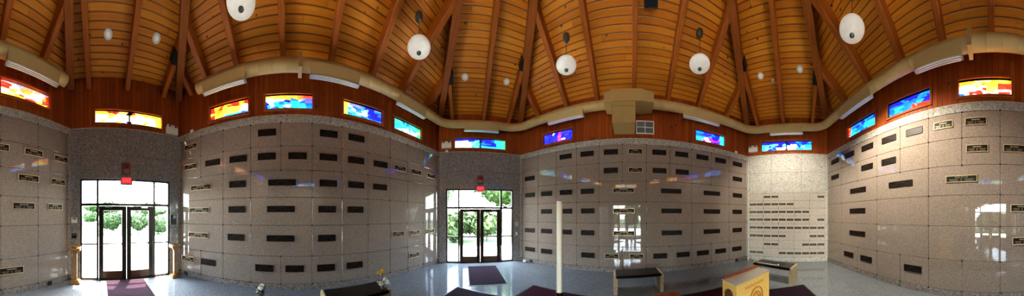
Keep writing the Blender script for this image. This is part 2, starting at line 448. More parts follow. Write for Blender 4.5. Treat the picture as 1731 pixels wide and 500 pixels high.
# rows (from the top) whose double fronts skip a joint: row -> joint indices left out
SKIP = {'west': {3: (1, 4), 4: (1, 4), 5: (1, 4)}, 'northeast': {3: (5, 7, 9), 4: (5, 7, 9), 5: (5, 7, 9)}, 'south': {3: (2, 4, 6), 4: (2, 4, 6), 5: (2, 4, 6)}}
for nm in ('west', 'northeast', 'south'):
    L = WL[nm]
    mb = MB(); mb.box(-.12, L + .12, 0, .25, 0, ZG); root = mb.build('wall_' + nm, M_grout, None, WM[nm]); tag(root, kind='structure')
    js = JN[nm]; fr = MB(); done = set()
    for r in range(1, 7):
        z0, z1 = ZP[6 - r], ZP[7 - r]; sk = SKIP[nm].get(r, ()); keep = [k for k in range(len(js)) if k not in sk]
        for a, b in zip(keep, keep[1:]): fr.bbox(js[a] + .003, js[b] - .003, -.012, .001, z0 + .003, z1 - .003, .004)
        for k in keep: done.add((k, 6 - r)); done.add((k, 7 - r))
    fr.build('crypt_fronts', M_granite, root)
    tr = MB()
    tr.bbox(.0, js[0] - .002, -.016, .001, .14, ZP[6], .004); tr.bbox(js[-1] + .002, L, -.016, .001, .14, ZP[6], .004)
    ks = [0.] + js[1:-1:2] + [L]
    for a, b in zip(ks, ks[1:]): tr.bbox(a + .002, b - .002, -.018, .001, ZP[6] + .003, ZG, .004)
    tr.build('rough_stone_trim', M_rough, root)
    for (k, j) in sorted(done): link_copy(ME_ROS, 'rosette', root, Matrix.Translation((js[k], -.012, ZP[j])))
    wood_upper(nm, root)
    bb = MB(); ks = [0.] + js[2:-1:2] + [L]
    for a, b in zip(ks, ks[1:]): bb.bbox(a + .002, b - .002, -.014, .0, 0, .135, .004)
    tag(bb.build('baseboard_' + nm, M_base, None, WM[nm]), kind='structure')

for nm in ('southwest', 'north'):
    L = WL[nm]; a, b, h = DOOR
    mb = MB(); mb.box(-.12, a, 0, .25, 0, ZG); mb.box(b, L + .12, 0, .25, 0, ZG); mb.box(a, b, 0, .25, h, ZG)
    root = mb.build('wall_' + nm, M_grout, None, WM[nm]); tag(root, kind='structure')
    fr = MB(); g = .0025
    for (x0, x1, z0, z1) in ((0, a, .0, 1.45), (0, a, 1.45, h), (b, L, 0, 1.45), (b, L, 1.45, h), (0, a, h, 3.52), (a, 1.6, h, 3.52), (1.6, b, h, 3.52), (b, L, h, 3.52),
                             (0, a + .12, 3.52, ZG), (a + .12, 1.6, 3.52, ZG), (1.6, b - .12, 3.52, ZG), (b - .12, L, 3.52, ZG)):
        fr.bbox(x0 + g, x1 - g, -.012, .001, z0 + g, z1 - g, .003)
    fr.build('stone_facing', M_granite_dk, root)
    wood_upper(nm, root)
nm = 'east'; L = WL[nm]
mb = MB(); mb.box(-.12, L + .12, 0, .25, 0, ZG); root = mb.build('wall_east', M_grout, None, WM[nm]); tag(root, kind='structure')
fr = MB()
for (x0, x1) in ((.1, 1.01), (1.01, 2.22), (2.22, 3.17)):
    for (z0, z1) in ((2.80, 3.56), (3.56, ZG)): fr.bbox(x0 + .003, x1 - .003, -.012, .001, z0 + .003, z1 - .003, .004)
fr.build('rough_stone_facing', M_roughw, root)
tr = MB(); tr.bbox(0, .098, -.02, .001, 0, ZG, .004); tr.bbox(3.172, L, -.02, .001, 0, ZG, .004); tr.bbox(.1, 3.17, -.024, .001, 2.735, 2.80, .005); tr.build('pale_stone_border', M_roughw, root)
NJ = [.1, .68, 1.30, 1.92, 2.54, 3.17]; NZ = [.17, .51, .84, 1.17, 1.50, 1.82, 2.13, 2.43, 2.735]
fr = MB()
for a, b in zip(NJ, NJ[1:]):
    for z0, z1 in zip(NZ, NZ[1:]): fr.bbox(a + .002, b - .002, -.012, .001, z0 + .002, z1 - .002, .003)
fr.build('niche_fronts', M_niche, root)
for u in NJ:
    for z in NZ: link_copy(ME_ROS2, 'rosette', root, Matrix.Translation((u, -.012, z)))
wood_upper(nm, root)
bb = MB()
for a, b in ((.1, 1.4), (1.4, 2.6), (2.6, 3.17)): bb.bbox(a + .002, b - .002, -.014, 0, 0, .165, .004)
tag(bb.build('baseboard_east', M_roughw, None, WM[nm]), kind='structure')

# ---------------------------------------------------------------- doors with sidelights and transom
dn = 0
def door_set(nm, side):
    global dn
    dn += 1
    root = empty('door_%d' % dn, onwall(nm, 0, 0), kind='structure'); a, b, h = DOOR; zt = 2.10; f = .045
    m0, m1, cc = .77, 2.43, 1.60
    fr = MB()
    for (x0, x1, z0, z1) in ((a, a + f, 0, h), (b - f, b, 0, h), (a + f, b - f, h - f, h), (a + f, b - f, zt, zt + .07), (m0 - .03, m0 + .03, 0, h - f), (m1 - .03, m1 + .03, 0, h - f),
                             (a + f, m0 - .03, .99, 1.03), (m1 + .03, b - f, .99, 1.03), (a + f, m0 - .03, 0, .05), (m1 + .03, b - f, 0, .05)):
        fr.box(x0, x1, .02, .13, z0, z1)
    fr.build('door_frame', M_alu, root)
    gl = MB()
    for (x0, x1, z0, z1) in ((a, m0, .03, zt), (m1, b, .03, zt), (a, m0, zt, h - .02), (m0, m1, zt, h - .02), (m1, b, zt, h - .02)): gl.quad((x0, .075, z0), (x1, .075, z0), (x1, .075, z1), (x0, .075, z1))
    gl.build('pane', M_glass, root)
    for (x0, x1, s) in ((m0 + .035, cc - .006, 1), (cc + .006, m1 - .035, -1)):
        lf = MB(); w = .13
        for (p, q, z0, z1) in ((x0, x0 + w, .02, zt - .01), (x1 - w, x1, .02, zt - .01), (x0 + w, x1 - w, zt - .13, zt - .01), (x0 + w, x1 - w, 1.0, 1.04)): lf.box(p, q, .045, .095, z0, z1)
        leaf = lf.build('door_leaf', M_alu, root)
        kb = MB(); kb.bbox(x0 + w, x1 - w, .042, .096, .02, .24, .004); kb.build('bottom_rail', M_brownrail, leaf)
        gp = MB(); gp.quad((x0 + w, .07, .24), (x1 - w, .07, .24), (x1 - w, .07, zt - .13), (x0 + w, .07, zt - .13)); gp.build('pane', M_glass, leaf)
        pb = MB(); pb.tube([(x0 + .05, .0, 1.0), (x1 - .05, .0, 1.0)], .018, 8); pb.box(x0 + .05, x0 + .09, -.005, .05, .97, 1.03); pb.box(x1 - .09, x1 - .05, -.005, .05, .97, 1.03)
        pb.build('push_bar', M_alu, leaf)
        cl = MB(); xm = (x0 + x1) / 2 + s * -.12; cl.box(xm - .1, xm + .1, -.01, .045, zt - .06, zt - .01); cl.tube([(xm - .05, .0, zt - .0), (xm + .14 * s, -.04, zt + .015), (xm + .24 * s, .03, zt + .03)], .009, 6)
        cl.build('door_closer', M_chrome, leaf)
    th = MB(); th.box(a, b, -.02, .14, .0, .018); th.build('threshold', M_alu, root)
    return root
door_set('southwest', 0); door_set('north', 1)

# ---------------------------------------------------------------- ceiling: boards, rafters, hip beams
ceil = empty('ceiling', (CEN.x, CEN.y, 8.4), kind='structure')
ceil_inv = ceil.matrix_world.inverted()
def face_frame(i, z, apex):
    A, B = C[i], C[(i + 1) % 6]; A3 = Vector((A.x, A.y, z)); t = Vector((B.x - A.x, B.y - A.y, 0)); L = t.length; t.normalize()
    n = t.cross(apex - A3).normalized(); y = n.cross(t)
    M = Matrix(((t.x, y.x, n.x, A3.x), (t.y, y.y, n.y, A3.y), (t.z, y.z, n.z, A3.z), (0, 0, 0, 1))); return M, L
for i in range(6):
    M, L = face_frame(i, ZD, APEX_D); ap = M.inverted() @ APEX_D; e = .35
    k = e / ap.y
    mb = MB(); tri = [(-ap.x * k, -e), (L + (L - ap.x) * k, -e), (ap.x, ap.y)]
    mb.add([(x, y, 0) for x, y in tri] + [(x, y, -.08) for x, y in tri], [(0, 1, 2), (5, 4, 3), (0, 3, 4, 1), (1, 4, 5, 2), (2, 5, 3, 0)])
    mb.build('ceiling_boards', M_deck, ceil, ceil_inv @ M)
def slope_beam(name, P0, P1, w, mat, h0=.34):
    """beam along P0-P1 (its underside), plumb sides, reaching h0 up to the boards"""
    d = (P1 - P0).normalized(); s = d.cross(Vector((0, 0, 1))).normalized(); n = s.cross(d)
    M = Matrix(((s.x, d.x, n.x, P0.x), (s.y, d.y, n.y, P0.y), (s.z, d.z, n.z, P0.z), (0, 0, 0, 1))); Mi = M.inverted(); up = Vector((0, 0, h0))
    c = .012; pr = []
    for P in (P0, P1):
        for (a, z) in ((-w / 2, c), (-w / 2 + c, 0), (w / 2 - c, 0), (w / 2, c), (w / 2, h0), (-w / 2, h0)): pr.append(Mi @ (P + s * a + Vector((0, 0, z))))
    mb = MB(); mb.add(pr, [tuple(range(6)), tuple(range(11, 5, -1))] + [(j, (j + 1) % 6, 6 + (j + 1) % 6, 6 + j) for j in range(6)])
    return mb.build(name, mat, ceil, ceil_inv @ M)
RAF = {'west': [.5, 1.08, 1.97, 3.11, 4.28, 5.39, 6.42, 7.5], 'northeast': [.95, 2.07, 3.13, 4.30, 5.39, 6.45, 7.6], 'south': [.5, 1.35, 2.40, 3.50, 4.55, 5.6, 6.7, 7.75],
       'north': [.52, 1.72, 2.70], 'east': [.46, 1.50, 2.66], 'southwest': [.52, 1.62, 2.72]}
RTOP = {}
for i, nm in enumerate(NW):
    M, L = face_frame(i, ZU, APEX_U); ap = M.inverted() @ APEX_U
    for u in RAF[nm]:
        ye = ap.y * min(u / ap.x, (L - u) / (L - ap.x)) - .02
        P0 = M @ Vector((u, .0, 0)); P1 = M @ Vector((u, ye, 0)); RTOP[nm, u] = (P1, ye)
        slope_beam('rafter', P0, P1, .13, M_beam)
for i in range(6):
    A = Vector((C[i].x, C[i].y, ZU - .06)); d = (Vector((CEN.x, CEN.y, 8.0 - .06)) - A)
    slope_beam('hip_beam', A + d * .012, A + d * .985, .2, M_hip, .4)
for nm in ('north', 'east', 'southwest'):
    i = NW.index(nm); M, L = face_frame(i, ZU, APEX_U)
    for u in (RAF[nm][0], RAF[nm][2]):
        P1, ye = RTOP[nm, u]; q = M @ Vector((u, ye - .34, .0))
        mb = MB(); mb.box(-.105, .105, -.13, .13, -.24, .022); mb.build('beam_hanger_plate', M_black, ceil, ceil_inv @ (Matrix.Translation(q) @ M.to_3x3().to_4x4()))
def ceil_frame(nm, x, y):
    M, L = face_frame(NW.index(nm), ZD, APEX_D); return M @ Matrix.Translation((x, y, .001))   # +z points down into the room
DL = {'southwest': [(1.03, .87), (2.18, .97)], 'north': [(1.0, 1.24), (2.35, 1.24)], 'east': [(.9, 1.54), (2.15, 1.61)]}
WORD = {'southwest': 'the far left double doors', 'north': 'the centre double doors', 'east': 'the small niche wall'}
for nm, l in DL.items():
    for k, (x, y) in enumerate(l):
        t = empty('ceiling_downlight', ceil_frame(nm, x, y), 'round white ceiling downlight, %s of the pair above %s' % (('left', 'right')[k], WORD[nm]), 'light', 'round ceiling downlights')
        mb = MB(); mb.lathe([(.105, 0), (.105, .012), (.09, .02), (.07, .012)], 24); mb.build('trim_ring', M_white, t, smooth=True)
        mb = MB(); mb.lathe([(.07, .004), (.05, .014), (.01, .018)], 20); mb.build('lens', M_globe, t, smooth=True)
t = empty('smoke_detector', ceil_frame('east', 1.28, 1.36), 'tiny white detector between two downlights above the niche wall', 'detector')
mb = MB(); mb.lathe([(.05, 0), (.05, .03), (.03, .045)], 16); mb.build('housing', M_white, t, smooth=True)
mb = MB(); mb.lathe([(.018, .044), (.012, .052)], 12); mb.build('sensor', M_grey, t, smooth=True)
t = empty('ceiling_speaker', ceil_frame('northeast', 4.66, 1.84) @ Matrix.Rotation(.12, 4, 'Z'), 'dark box mounted on the boards beside the middle rafter', 'speaker')
mb = MB(); mb.box(-.16, .16, -.08, .08, 0, .12); mb.build('housing', plain('dark_olive_box', (52, 50, 38), .6), t)
mb = MB(); mb.box(-.14, .14, -.065, .065, .12, .126); mb.build('grille_cloth', M_black, t)

# ---------------------------------------------------------------- pendant globes
PEND = [(-3.05, -.2, 5.74, 'first pendant globe from left, cut by the top of the picture'), (-2.06, 3.27, 5.73, 'white pendant globe hanging left of the centre double doors'),
        (1.40, 4.12, 5.76, 'white pendant globe hanging just right of the centre double doors'), (3.89, 1.82, 5.74, 'white pendant globe hanging just left of the niche wall'),
        (3.10, -1.62, 5.74, 'largest white pendant globe, hanging right of the niche wall')]
def ceil_z(x, y):
    r = Vector((x, y)) - CEN; best = 1e9
    for i in range(6):
        M, L = face_frame(i, ZD, APEX_D); o = M.translation; n = M.to_3x3() @ Vector((0, 0, 1)); z = o.z - ((x - o.x) * n.x + (y - o.y) * n.y) / n.z; best = min(best, z)
    return best
first = None
for (x, y, z, lab) in PEND:
    zc = ceil_z(x, y); R = .27; SQ = .44
    t = empty('pendant_globe_light', (x, y, z), lab, 'lamp', 'pendant globe lights')
    mb = MB(); mb.lathe([(max(.02, R * math.sin(a)), -R * SQ * math.cos(a)) for a in [PI * k / 24 for k in range(1, 24)]], 40); mb.build('globe', M_globe, t, smooth=True)
    mb = MB(); mb.lathe([(.012, -R * SQ - .05), (.03, -R * SQ - .035), (.052, -R * SQ - .012), (.05, -R * SQ + .02)], 20); mb.build('finial', M_finial, t, smooth=True)
    mb = MB(); mb.lathe([(.06, R * SQ * .97), (.06, R * SQ + .03), (.02, R * SQ + .08), (.01, R * SQ + .09)], 20); mb.build('top_cap', M_finial, t, smooth=True)
    mb = MB(); mb.tube([(0, 0, R * SQ + .06), (0, 0, zc - z - .06)], .008, 8); mb.build('stem', M_finial, t)
    mb = MB(); mb.lathe([(.01, zc - z - .12), (.05, zc - z - .11), (.085, zc - z - .06), (.09, zc - z + .03)], 20); mb.build('ceiling_canopy', M_finial, t, smooth=True)

# ---------------------------------------------------------------- air duct ring
duct = empty('air_duct', (0, 0, 5.15), 'tan round air duct running under the rafters along the walls', 'duct')
DZ, DO, DR_ = 5.12, .44, .135
def dpt(nm, u, dz=0.): return WM[nm] @ Vector((u, -DO, DZ + dz))
def corner_pt(i):
    """offset corner between wall i-1 and wall i"""
    a, b = NW[i - 1], NW[i]; n1 = (WM[a].to_3x3() @ Vector((0, 1, 0))); n2 = (WM[b].to_3x3() @ Vector((0, 1, 0))); bis = (n1 + n2); bis.normalize()
    q = C[i]; p = Vector((q.x, q.y, 0)) - bis * (DO / bis.dot(n1)); return Vector((p.x, p.y, DZ))
def bend(path, i):
    c = corner_pt(i); a = WM[NW[i - 1]].to_3x3() @ Vector((1, 0, 0)); b = WM[NW[i]].to_3x3() @ Vector((1, 0, 0)); r = .42
    for k in range(7):
        s = k / 6; p0 = c - a * r; p2 = c + b * r
        path.append((p0 * (1 - s) ** 2 + c * 2 * s * (1 - s) + p2 * s * s))
DM = Matrix.Translation((0, 0, -5.15))
left = [dpt('west', 1.0), dpt('west', 3.5)]; bend(left, 2); bend(left, 3); left.append(dpt('northeast', 3.45))
right = [dpt('northeast', 4.85)]; bend(right, 4); bend(right, 5); right += [dpt('south', 5.2), dpt('south', 8.2)]
def ductmat():
    t = NT('tan_spiral_duct'); n = t.noise(t.obj(), 3, 2)
    t.set(Base_Color=t.mix(n, lin((168, 140, 86)), lin((196, 170, 114))), Roughness=.5); return t.m
M_ductp = ductmat()
for pth in (left, right):
    # finer stations so that seams can be raised
    pts = []; rad = []
    for a, b in zip(pth, pth[1:]):
        n = max(1, int((b - a).length / .3))
        for k in range(n):
            p = a.lerp(b, k / n); pts.append(p); rad.append(DR_)
            if n > 1:
                d = (b - a).normalized(); pts += [p + d * .012, p + d * .02, p + d * .032]; rad += [DR_, DR_ + .005, DR_ ]
    pts.append(pth[-1]); rad.append(DR_)
    mb = MB(); mb.tube([DM @ p for p in pts], rad, 28); mb.build('duct_pipe', M_ductp, duct, smooth=True)
for nm, u in (('west', 3.5), ('south', 5.2)):
    mb = MB(); mb.box(-.04, .04, -DR_ - .018, DR_ + .018, -DR_ - .03, DR_ + .018); mb.build('coupling_band', M_duct, duct, DM @ onwall(nm, u, DZ, DO))
# plenum and drop box on the northeast wall
mb = MB(); um = 4.10
mb.add([(3.45, -.72, DZ - .13), (3.45, -.72, DZ + .13), (3.45, -.2, DZ + .13), (3.45, -.2, DZ - .13), (3.70, -.74, DZ - .15), (3.70, -.74, DZ + .21), (3.70, -.12, DZ + .21), (3.70, -.12, DZ - .15)],
       [(0, 1, 2, 3), (7, 6, 5, 4), (0, 4, 5, 1), (1, 5, 6, 2), (2, 6, 7, 3), (3, 7, 4, 0)])
mb.add([(4.85, -.72, DZ - .13), (4.85, -.72, DZ + .13), (4.85, -.2, DZ + .13), (4.85, -.2, DZ - .13), (4.50, -.74, DZ - .13), (4.50, -.74, DZ + .21), (4.50, -.12, DZ + .21), (4.50, -.12, DZ - .13)],
       [(3, 2, 1, 0), (4, 5, 6, 7), (1, 5, 4, 0), (2, 6, 5, 1), (3, 7, 6, 2), (0, 4, 7, 3)])
mb.box(3.70, 4.50, -.74, -.12, DZ - .12, DZ + .21)
mb.build('plenum_box', M_duct, duct, DM @ WM['northeast'])
mb = MB(); mb.box(3.68, 4.33, -.70, -.02, 4.42, DZ + .1); mb.box(3.66, 4.35, -.72, -.01, 4.86, 4.88); mb.build('drop_box', M_duct, duct, DM @ WM['northeast'])
for nm, a, b in (('west', 1.2, 2.28), ('west', 3.72, 4.85), ('west', 6.0, 7.05), ('north', .98, 2.22), ('northeast', 1.57, 2.78), ('northeast', 5.80, 7.05), ('east', 1.04, 2.26), ('south', 1.5, 2.8), ('south', 4.05, 5.05), ('south', 6.7, 7.95)):
    w = b - a; M = DM @ onwall(nm, (a + b) / 2, DZ - .09, DO + .02)
    mb = MB(); s = .042
    mb.add([(-w / 2, -s, -.15), (w / 2, -s, -.15), (w / 2, s, -.15), (-w / 2, s, -.15), (-w / 2 + .0, -.12, .07), (w / 2 - .0, -.12, .07), (w / 2, .10, .07), (-w / 2, .10, .07)],
           [(3, 2, 1, 0), (4, 5, 6, 7), (0, 1, 5, 4), (1, 2, 6, 5), (2, 3, 7, 6), (3, 0, 4, 7)])
    d = mb.build('diffuser', M_duct, duct, M)
    g = MB(); e = s + .015
    for y0, y1 in ((-e, -.030), (-.012, .012), (.030, e)): g.box(-w / 2 - .015, w / 2 + .015, y0, y1, -.172, -.149)
    g.box(-w / 2 - .015, -w / 2 + .03, -e, e, -.172, -.149); g.box(w / 2 - .03, w / 2 + .015, -e, e, -.172, -.149)
    g.build('slot_grille', M_slot, d)
    k = MB(); k.box(-w / 2 + .02, w / 2 - .02, -.05, .05, -.158, -.151); k.build('slot_shadow', M_black, d)

t = empty('wall_vent_grille', onwall('northeast', 4.37, 4.44, .0015), 'square white return air grille beside the duct drop box', 'vent')
mb = MB(); w, h = .58, .42
for (x0, x1, z0, z1) in ((0, w, 0, .03), (0, w, h - .03, h), (0, .03, 0, h), (w - .03, w, 0, h), (w / 2 - .012, w / 2 + .012, 0, h), (.0, w, h / 2 - .012, h / 2 + .012)): mb.box(x0, x1, -.03, .0, z0, z1)
mb.build('frame', M_slot, t)
mb = MB()
for k in range(24): z = .03 + k * .0152; mb.box(.03, w - .03, -.02, -.004, z, z + .008)
mb.build('louvre', M_grey, t)
mb = MB(); mb.box(.02, w - .02, -.004, -.001, .02, h - .02); mb.build('backing', M_black, t)

# ---------------------------------------------------------------- name plaques
PL = {'northeast': [(1,2.0,.45,0),(1,2.77,.45,0),(1,3.56,.45,0),(1,4.35,.45,0),(1,5.12,.45,0),(1,5.88,.45,0),(1,6.64,.45,0),(1,7.38,.45,0),(1,8.16,.45,0),(2,.49,.45,0),(2,3.56,.45,0),(2,4.35,.45,0),(2,5.13,.45,0),(2,5.9,.45,0),(2,8.16,.45,0),(3,.5,.45,0),(3,1.24,.45,0),(3,2.01,.45,0),(3,2.78,.45,0),(3,3.97,.68,1),(3,5.52,.68,1),(3,7.02,.66,1),(3,8.16,.45,0),(4,1.24,.45,0),(4,2.01,.45,0),(4,2.79,.45,0),(4,3.98,.68,1),(4,5.53,.68,1),(4,7.02,.66,1),(4,8.15,.45,0),(5,.49,.45,0),(5,1.24,.45,0),(5,2.01,.45,0),(5,2.79,.45,0),(5,3.98,.68,1),(5,5.54,.68,1),(5,7.02,.66,1),(5,8.15,.45,0),(6,.5,.45,0),(6,1.24,.45,0),(6,2.8,.45,0),(6,3.59,.45,0),(6,4.39,.45,0),(6,5.15,.45,0),(6,5.93,.45,0),(6,6.66,.45,0),(6,7.38,.45,0),(6,8.13,.45,0)],
 'west': [(1,.49,.45,0),(1,2.71,.45,0),(1,4.24,.45,0),(1,4.99,.45,0),(2,.48,.45,0),(2,1.22,.45,0),(2,1.95,.45,0),(2,2.7,.45,0),(2,3.46,.45,0),(2,4.23,.45,0),(2,4.98,.45,0),(2,5.73,.45,0),(2,6.43,.45,0),(2,7.12,.45,0),(2,7.86,.45,0),(3,.83,.68,1),(3,1.94,.45,0),(3,3.08,.68,1),(3,4.23,.45,0),(3,4.98,.45,0),(3,5.71,.45,0),(4,.78,.68,1),(4,1.92,.45,0),(4,3.05,.68,1),(4,4.2,.45,0),(4,4.96,.45,0),(5,.75,.68,1),(5,1.9,.45,0),(5,3.04,.68,1),(5,4.19,.45,0),(5,6.36,.45,0),(5,7.05,.45,0),(5,7.82,.45,0),(6,.38,.45,0),(6,1.08,.45,0),(6,2.64,.45,0),(6,3.39,.45,0),(6,4.17,.45,0),(6,4.94,.45,0),(6,7.02,.45,0)],
 'south': [(1,.55,.47,0),(1,1.39,.47,0),(1,2.22,.47,0),(1,3.02,.47,0),(1,3.78,.45,0),(1,4.52,.45,0),(1,5.26,.47,0),(2,.55,.47,0),(2,2.21,.47,0),(2,3.01,.47,0),(2,5.29,.48,0),(2,6.10,.48,0),(3,1.8,.72,1),(3,3.38,.71,1),(3,4.94,.7,1),(4,1.78,.72,1),(4,6.27,.5,0),(5,1.77,.72,1),(5,6.31,.5,0),(6,1.35,.47,0),(6,2.17,.47,0),(6,3.74,.48,0)],
 'A': [(2,6.72,.40,0),(2,7.56,.50,0),(2,8.40,.46,0),(3,7.42,.55,0),(3,8.30,.46,0),(4,7.29,.58,0),(4,8.2,.46,0),(6,6.98,.6,0)]}
PZ = {1: 3.87, 2: 3.28, 3: 2.63, 4: 1.98, 5: 1.26, 6: .52}
PZA = {2: 3.36, 3: 2.72, 4: 2.05, 6: .55}
def gold(nm, r, u):
    if nm == 'A': return True
    if nm == 'northeast': return (r in (1, 2) and 4.2 < u < 4.5) or (r >= 3 and 3.9 < u < 4.05) or (r == 6 and 3.5 < u < 4.5)
    if nm == 'west': return u > 6.2 or (u < .9)
    return 4.4 < u and not (r == 1 and u < 4)
PLQ = {}
def plaque_proto(w, wide, g, green=False):
    h = .148 if wide else .16; t = .012
    base = MB(); base.bbox(-w / 2, w / 2, -t, 0, -h / 2, h / 2, .003); base_me = base.mesh('plate', M_bronzeg if green else M_bronze)
    rim = MB(); b = .013 if g else .010
    for (x0, x1, z0, z1) in ((-w / 2 - .002, w / 2 + .002, -h / 2 - .002, -h / 2 + b), (-w / 2 - .002, w / 2 + .002, h / 2 - b, h / 2 + .002), (-w / 2 - .002, -w / 2 + b, -h / 2 + b, h / 2 - b), (w / 2 - b, w / 2 + .002, -h / 2 + b, h / 2 - b)): rim.bbox(x0, x1, -t - .006, -t + .002, z0, z1, .002)
    rim_me = rim.mesh('rim', M_rim_g if g else M_rim_d)
    rnd = random.Random(int(w * 1000) + wide * 7 + g * 3); let = MB()
    def line(xa, xb, z, hh):
        x = xa
        while x < xb:
            ww = rnd.uniform(.006, .016) * (hh / .014); let.box(x, min(x + ww, xb), -t - .0035, -t + .001, z - hh / 2, z + hh / 2); x += ww + .005
    if not green: line(-w * .20, w * .20, h * .2, .022)
    line(-w * .40, -w * .10, -h * .08, .012); line(w * .10, w * .40, -h * .08, .012)
    line(-w * .36, -w * .14, -h * .26, .010); line(w * .14, w * .36, -h * .26, .010)
    let.box(-.004, .004, -t - .004, -t + .001, -h * .3, -h * .02); let.box(-.013, .013, -t - .004, -t + .001, -h * .14, -h * .09)
    let.box(-w * .4, w * .4, -t - .002, -t + .001, -h * .36, -h * .345)
    let_me = let.mesh('lettering', M_let if g else M_let_d)
    return base_me, rim_me, let_me
def text_obj(s, size, mat, parent, M, ext=.002, name='lettering'):
    cu = bpy.data.curves.new(name, 'FONT'); cu.body = s; cu.size = size; cu.extrude = ext; cu.align_x = 'CENTER'; cu.align_y = 'CENTER'; cu.materials.append(mat)
    tmp = bpy.data.objects.new(name, cu); col.objects.link(tmp); me = bpy.data.meshes.new_from_object(tmp.evaluated_get(bpy.context.evaluated_depsgraph_get()))
    me.name = name; bpy.data.objects.remove(tmp); o = bpy.data.objects.new(name, me); col.objects.link(o); o.parent = parent; o.matrix_local = M; return o
RX = Matrix.Rotation(PI / 2, 4, 'X')
ORD = ['first', 'second', 'third', 'fourth', 'fifth', 'sixth', 'seventh', 'eighth', 'ninth', 'tenth', 'eleventh', 'twelfth']
ROW = {1: 'top row', 2: 'second row', 3: 'third row', 4: 'fourth row', 5: 'fifth row', 6: 'bottom row'}
WHERE = {'northeast': 'right of centre doors', 'west': 'left of centre doors', 'south': 'on far right wall', 'A': 'on far left wall'}
GRP = {'northeast': 'bronze name plaques on the wall right of the centre doors', 'west': 'bronze name plaques on the wall left of the centre doors', 'south': 'bronze name plaques on the far right wall', 'A': 'bronze name plaques on the far left wall'}
for nm, l in PL.items():
    cnt = {}
    for (r, u, w, wide) in sorted(l):
        k = cnt.get(r, 0); cnt[r] = k + 1; g = gold(nm, r, u); green = nm == 'south' and r == 3 and u > 4.5
        key = (w, wide, g, green)
        if key not in PLQ: PLQ[key] = plaque_proto(*key)
        me = PLQ[key]; wn_ = 'south' if nm == 'A' else nm; z = (PZA if nm == 'A' else PZ)[r]
        lab = '%s%s name plaque, %s from left in %s, %s' % ('wide ' if wide else '', 'gold-rimmed bronze' if g else 'dark bronze', ORD[k], ROW[r], WHERE[nm])
        if green: lab = 'wide dark green plaque with bright gold rim, third row of the far right wall'
        root = empty('name_plaque', onwall(wn_, u, z, .0135), lab, 'plaque', GRP[nm])
        link_copy(me[0], 'plate', root, Matrix()); link_copy(me[1], 'rim', root, Matrix()); link_copy(me[2], 'lettering', root, Matrix())
        if green: text_obj('PASCETTA', .062, M_let, root, Matrix.Translation((0, -.0125, .034)) @ RX)
# small plaques of the niche wall
NX = [.235, .53, .84, 1.15, 1.455, 1.765, 2.075, 2.385, 2.69, 2.995]; NPZ = [2.59, 2.29, 1.98, 1.67, 1.345, 1.015, .68, .335]
NROWS = [(3, 4, 10), (1, 2, 3, 4, 5, 6), (1, 2, 3, 4, 5, 6, 7, 8), (1, 2, 3, 4, 5, 6, 7, 8, 10), tuple(range(1, 11)), (1, 2, 3, 4, 5, 9, 10), (3, 4, 8, 9, 10), (1, 2, 5, 6, 7, 8, 9, 10)]
mb = MB(); mb.bbox(-.13, .13, -.01, 0, -.038, .038, .003); me_np = mb.mesh('plate', plain('niche_plate_bronze', (66, 56, 46), .4, .3))
mb = MB(); rn = random.Random(3)
for z, hw in ((.016, .1), (-.004, .085), (-.022, .06)):
    x = -hw
    while x < hw: ww = rn.uniform(.008, .02); mb.box(x, min(hw, x + ww), -.013, -.009, z - .0045, z + .0045); x += ww + .006
mb.box(-.1, .1, -.0115, -.009, -.0315, -.030)
me_nl = mb.mesh('lettering', plain('niche_letter', (150, 136, 112), .4, .4))
NR = ['top', 'second', 'third', 'fourth', 'fifth', 'sixth', 'seventh', 'bottom']
for r, cols in enumerate(NROWS):
    for k, c_ in enumerate(cols):
        root = empty('niche_plaque', onwall('east', NX[c_ - 1], NPZ[r], .0135), 'small bronze plaque, %s from left in %s row of niche wall' % (ORD[k], NR[r]), 'plaque', 'small plaques on the niche wall')
        link_copy(me_np, 'plate', root, Matrix()); link_copy(me_nl, 'lettering', root, Matrix())

# ---------------------------------------------------------------- wall fittings
def emergency(nm, u, z, lab, tw=0.):
    t = empty('emergency_light', onwall(nm, u, z, .0015), lab, 'light', 'emergency light boxes')
    mb = MB(); mb.bbox(-.19, .19, -.11, 0, -.11, .075, .012); mb.build('housing', M_cream, t)
    mb = MB(); mb.bbox(-.17, .17, -.115, -.02, .075, .135, .01); mb.build('lamp_tray', M_cream, t)
    for s in (-.1, .1):
        mb = MB(); mb.lathe([(.036, 0), (.04, .02), (.03, .03), (.006, .02)], 16, Matrix.Translation((s, -.112, .10)) @ Matrix.Rotation(PI / 2, 4, 'X')); mb.build('lamp_head', M_finial, t, smooth=True)
emergency('southwest', 2.98, 4.44, 'white twin-head emergency light right of the yellow window')
emergency('north', .30, 4.53, 'white twin-head emergency light left of the green window')
emergency('east', .26, 4.55, 'white twin-head emergency light left of the niche wall window')
def exit_sign(nm, u, z, lab):
    t = empty('exit_sign', onwall(nm, u, z, .0135), lab, 'sign', 'exit signs over the doors')
    mb = MB(); mb.bbox(-.17, .17, -.07, 0, -.115, .10, .01); mb.build('housing', M_alarmlens, t)
    mb = MB(); mb.box(-.135, .135, -.075, -.069, -.075, .085); f = mb.build('face', M_red, t)
    text_obj('EXIT', .115, M_let_w, f, Matrix.Translation((0, -.0755, .003)) @ RX, .001)
    for s in (-1, 1):
        mb = MB(); mb.tube([(s * .16, -.04, .0), (s * .21, -.045, .02)], .012, 8); mb.lathe([(.02, -.03), (.036, -.005), (.036, .02), (.01, .025)], 14, Matrix.Translation((s * .225, -.06, .015)) @ Matrix.Rotation(PI / 2, 4, 'X')); mb.build('lamp_head', M_alarmlens, t, smooth=True)
exit_sign('southwest', 1.58, 2.80, 'red lit EXIT sign with two lamps over the far left doors')
exit_sign('north', 1.60, 2.86, 'red lit EXIT sign with two lamps over the centre doors')
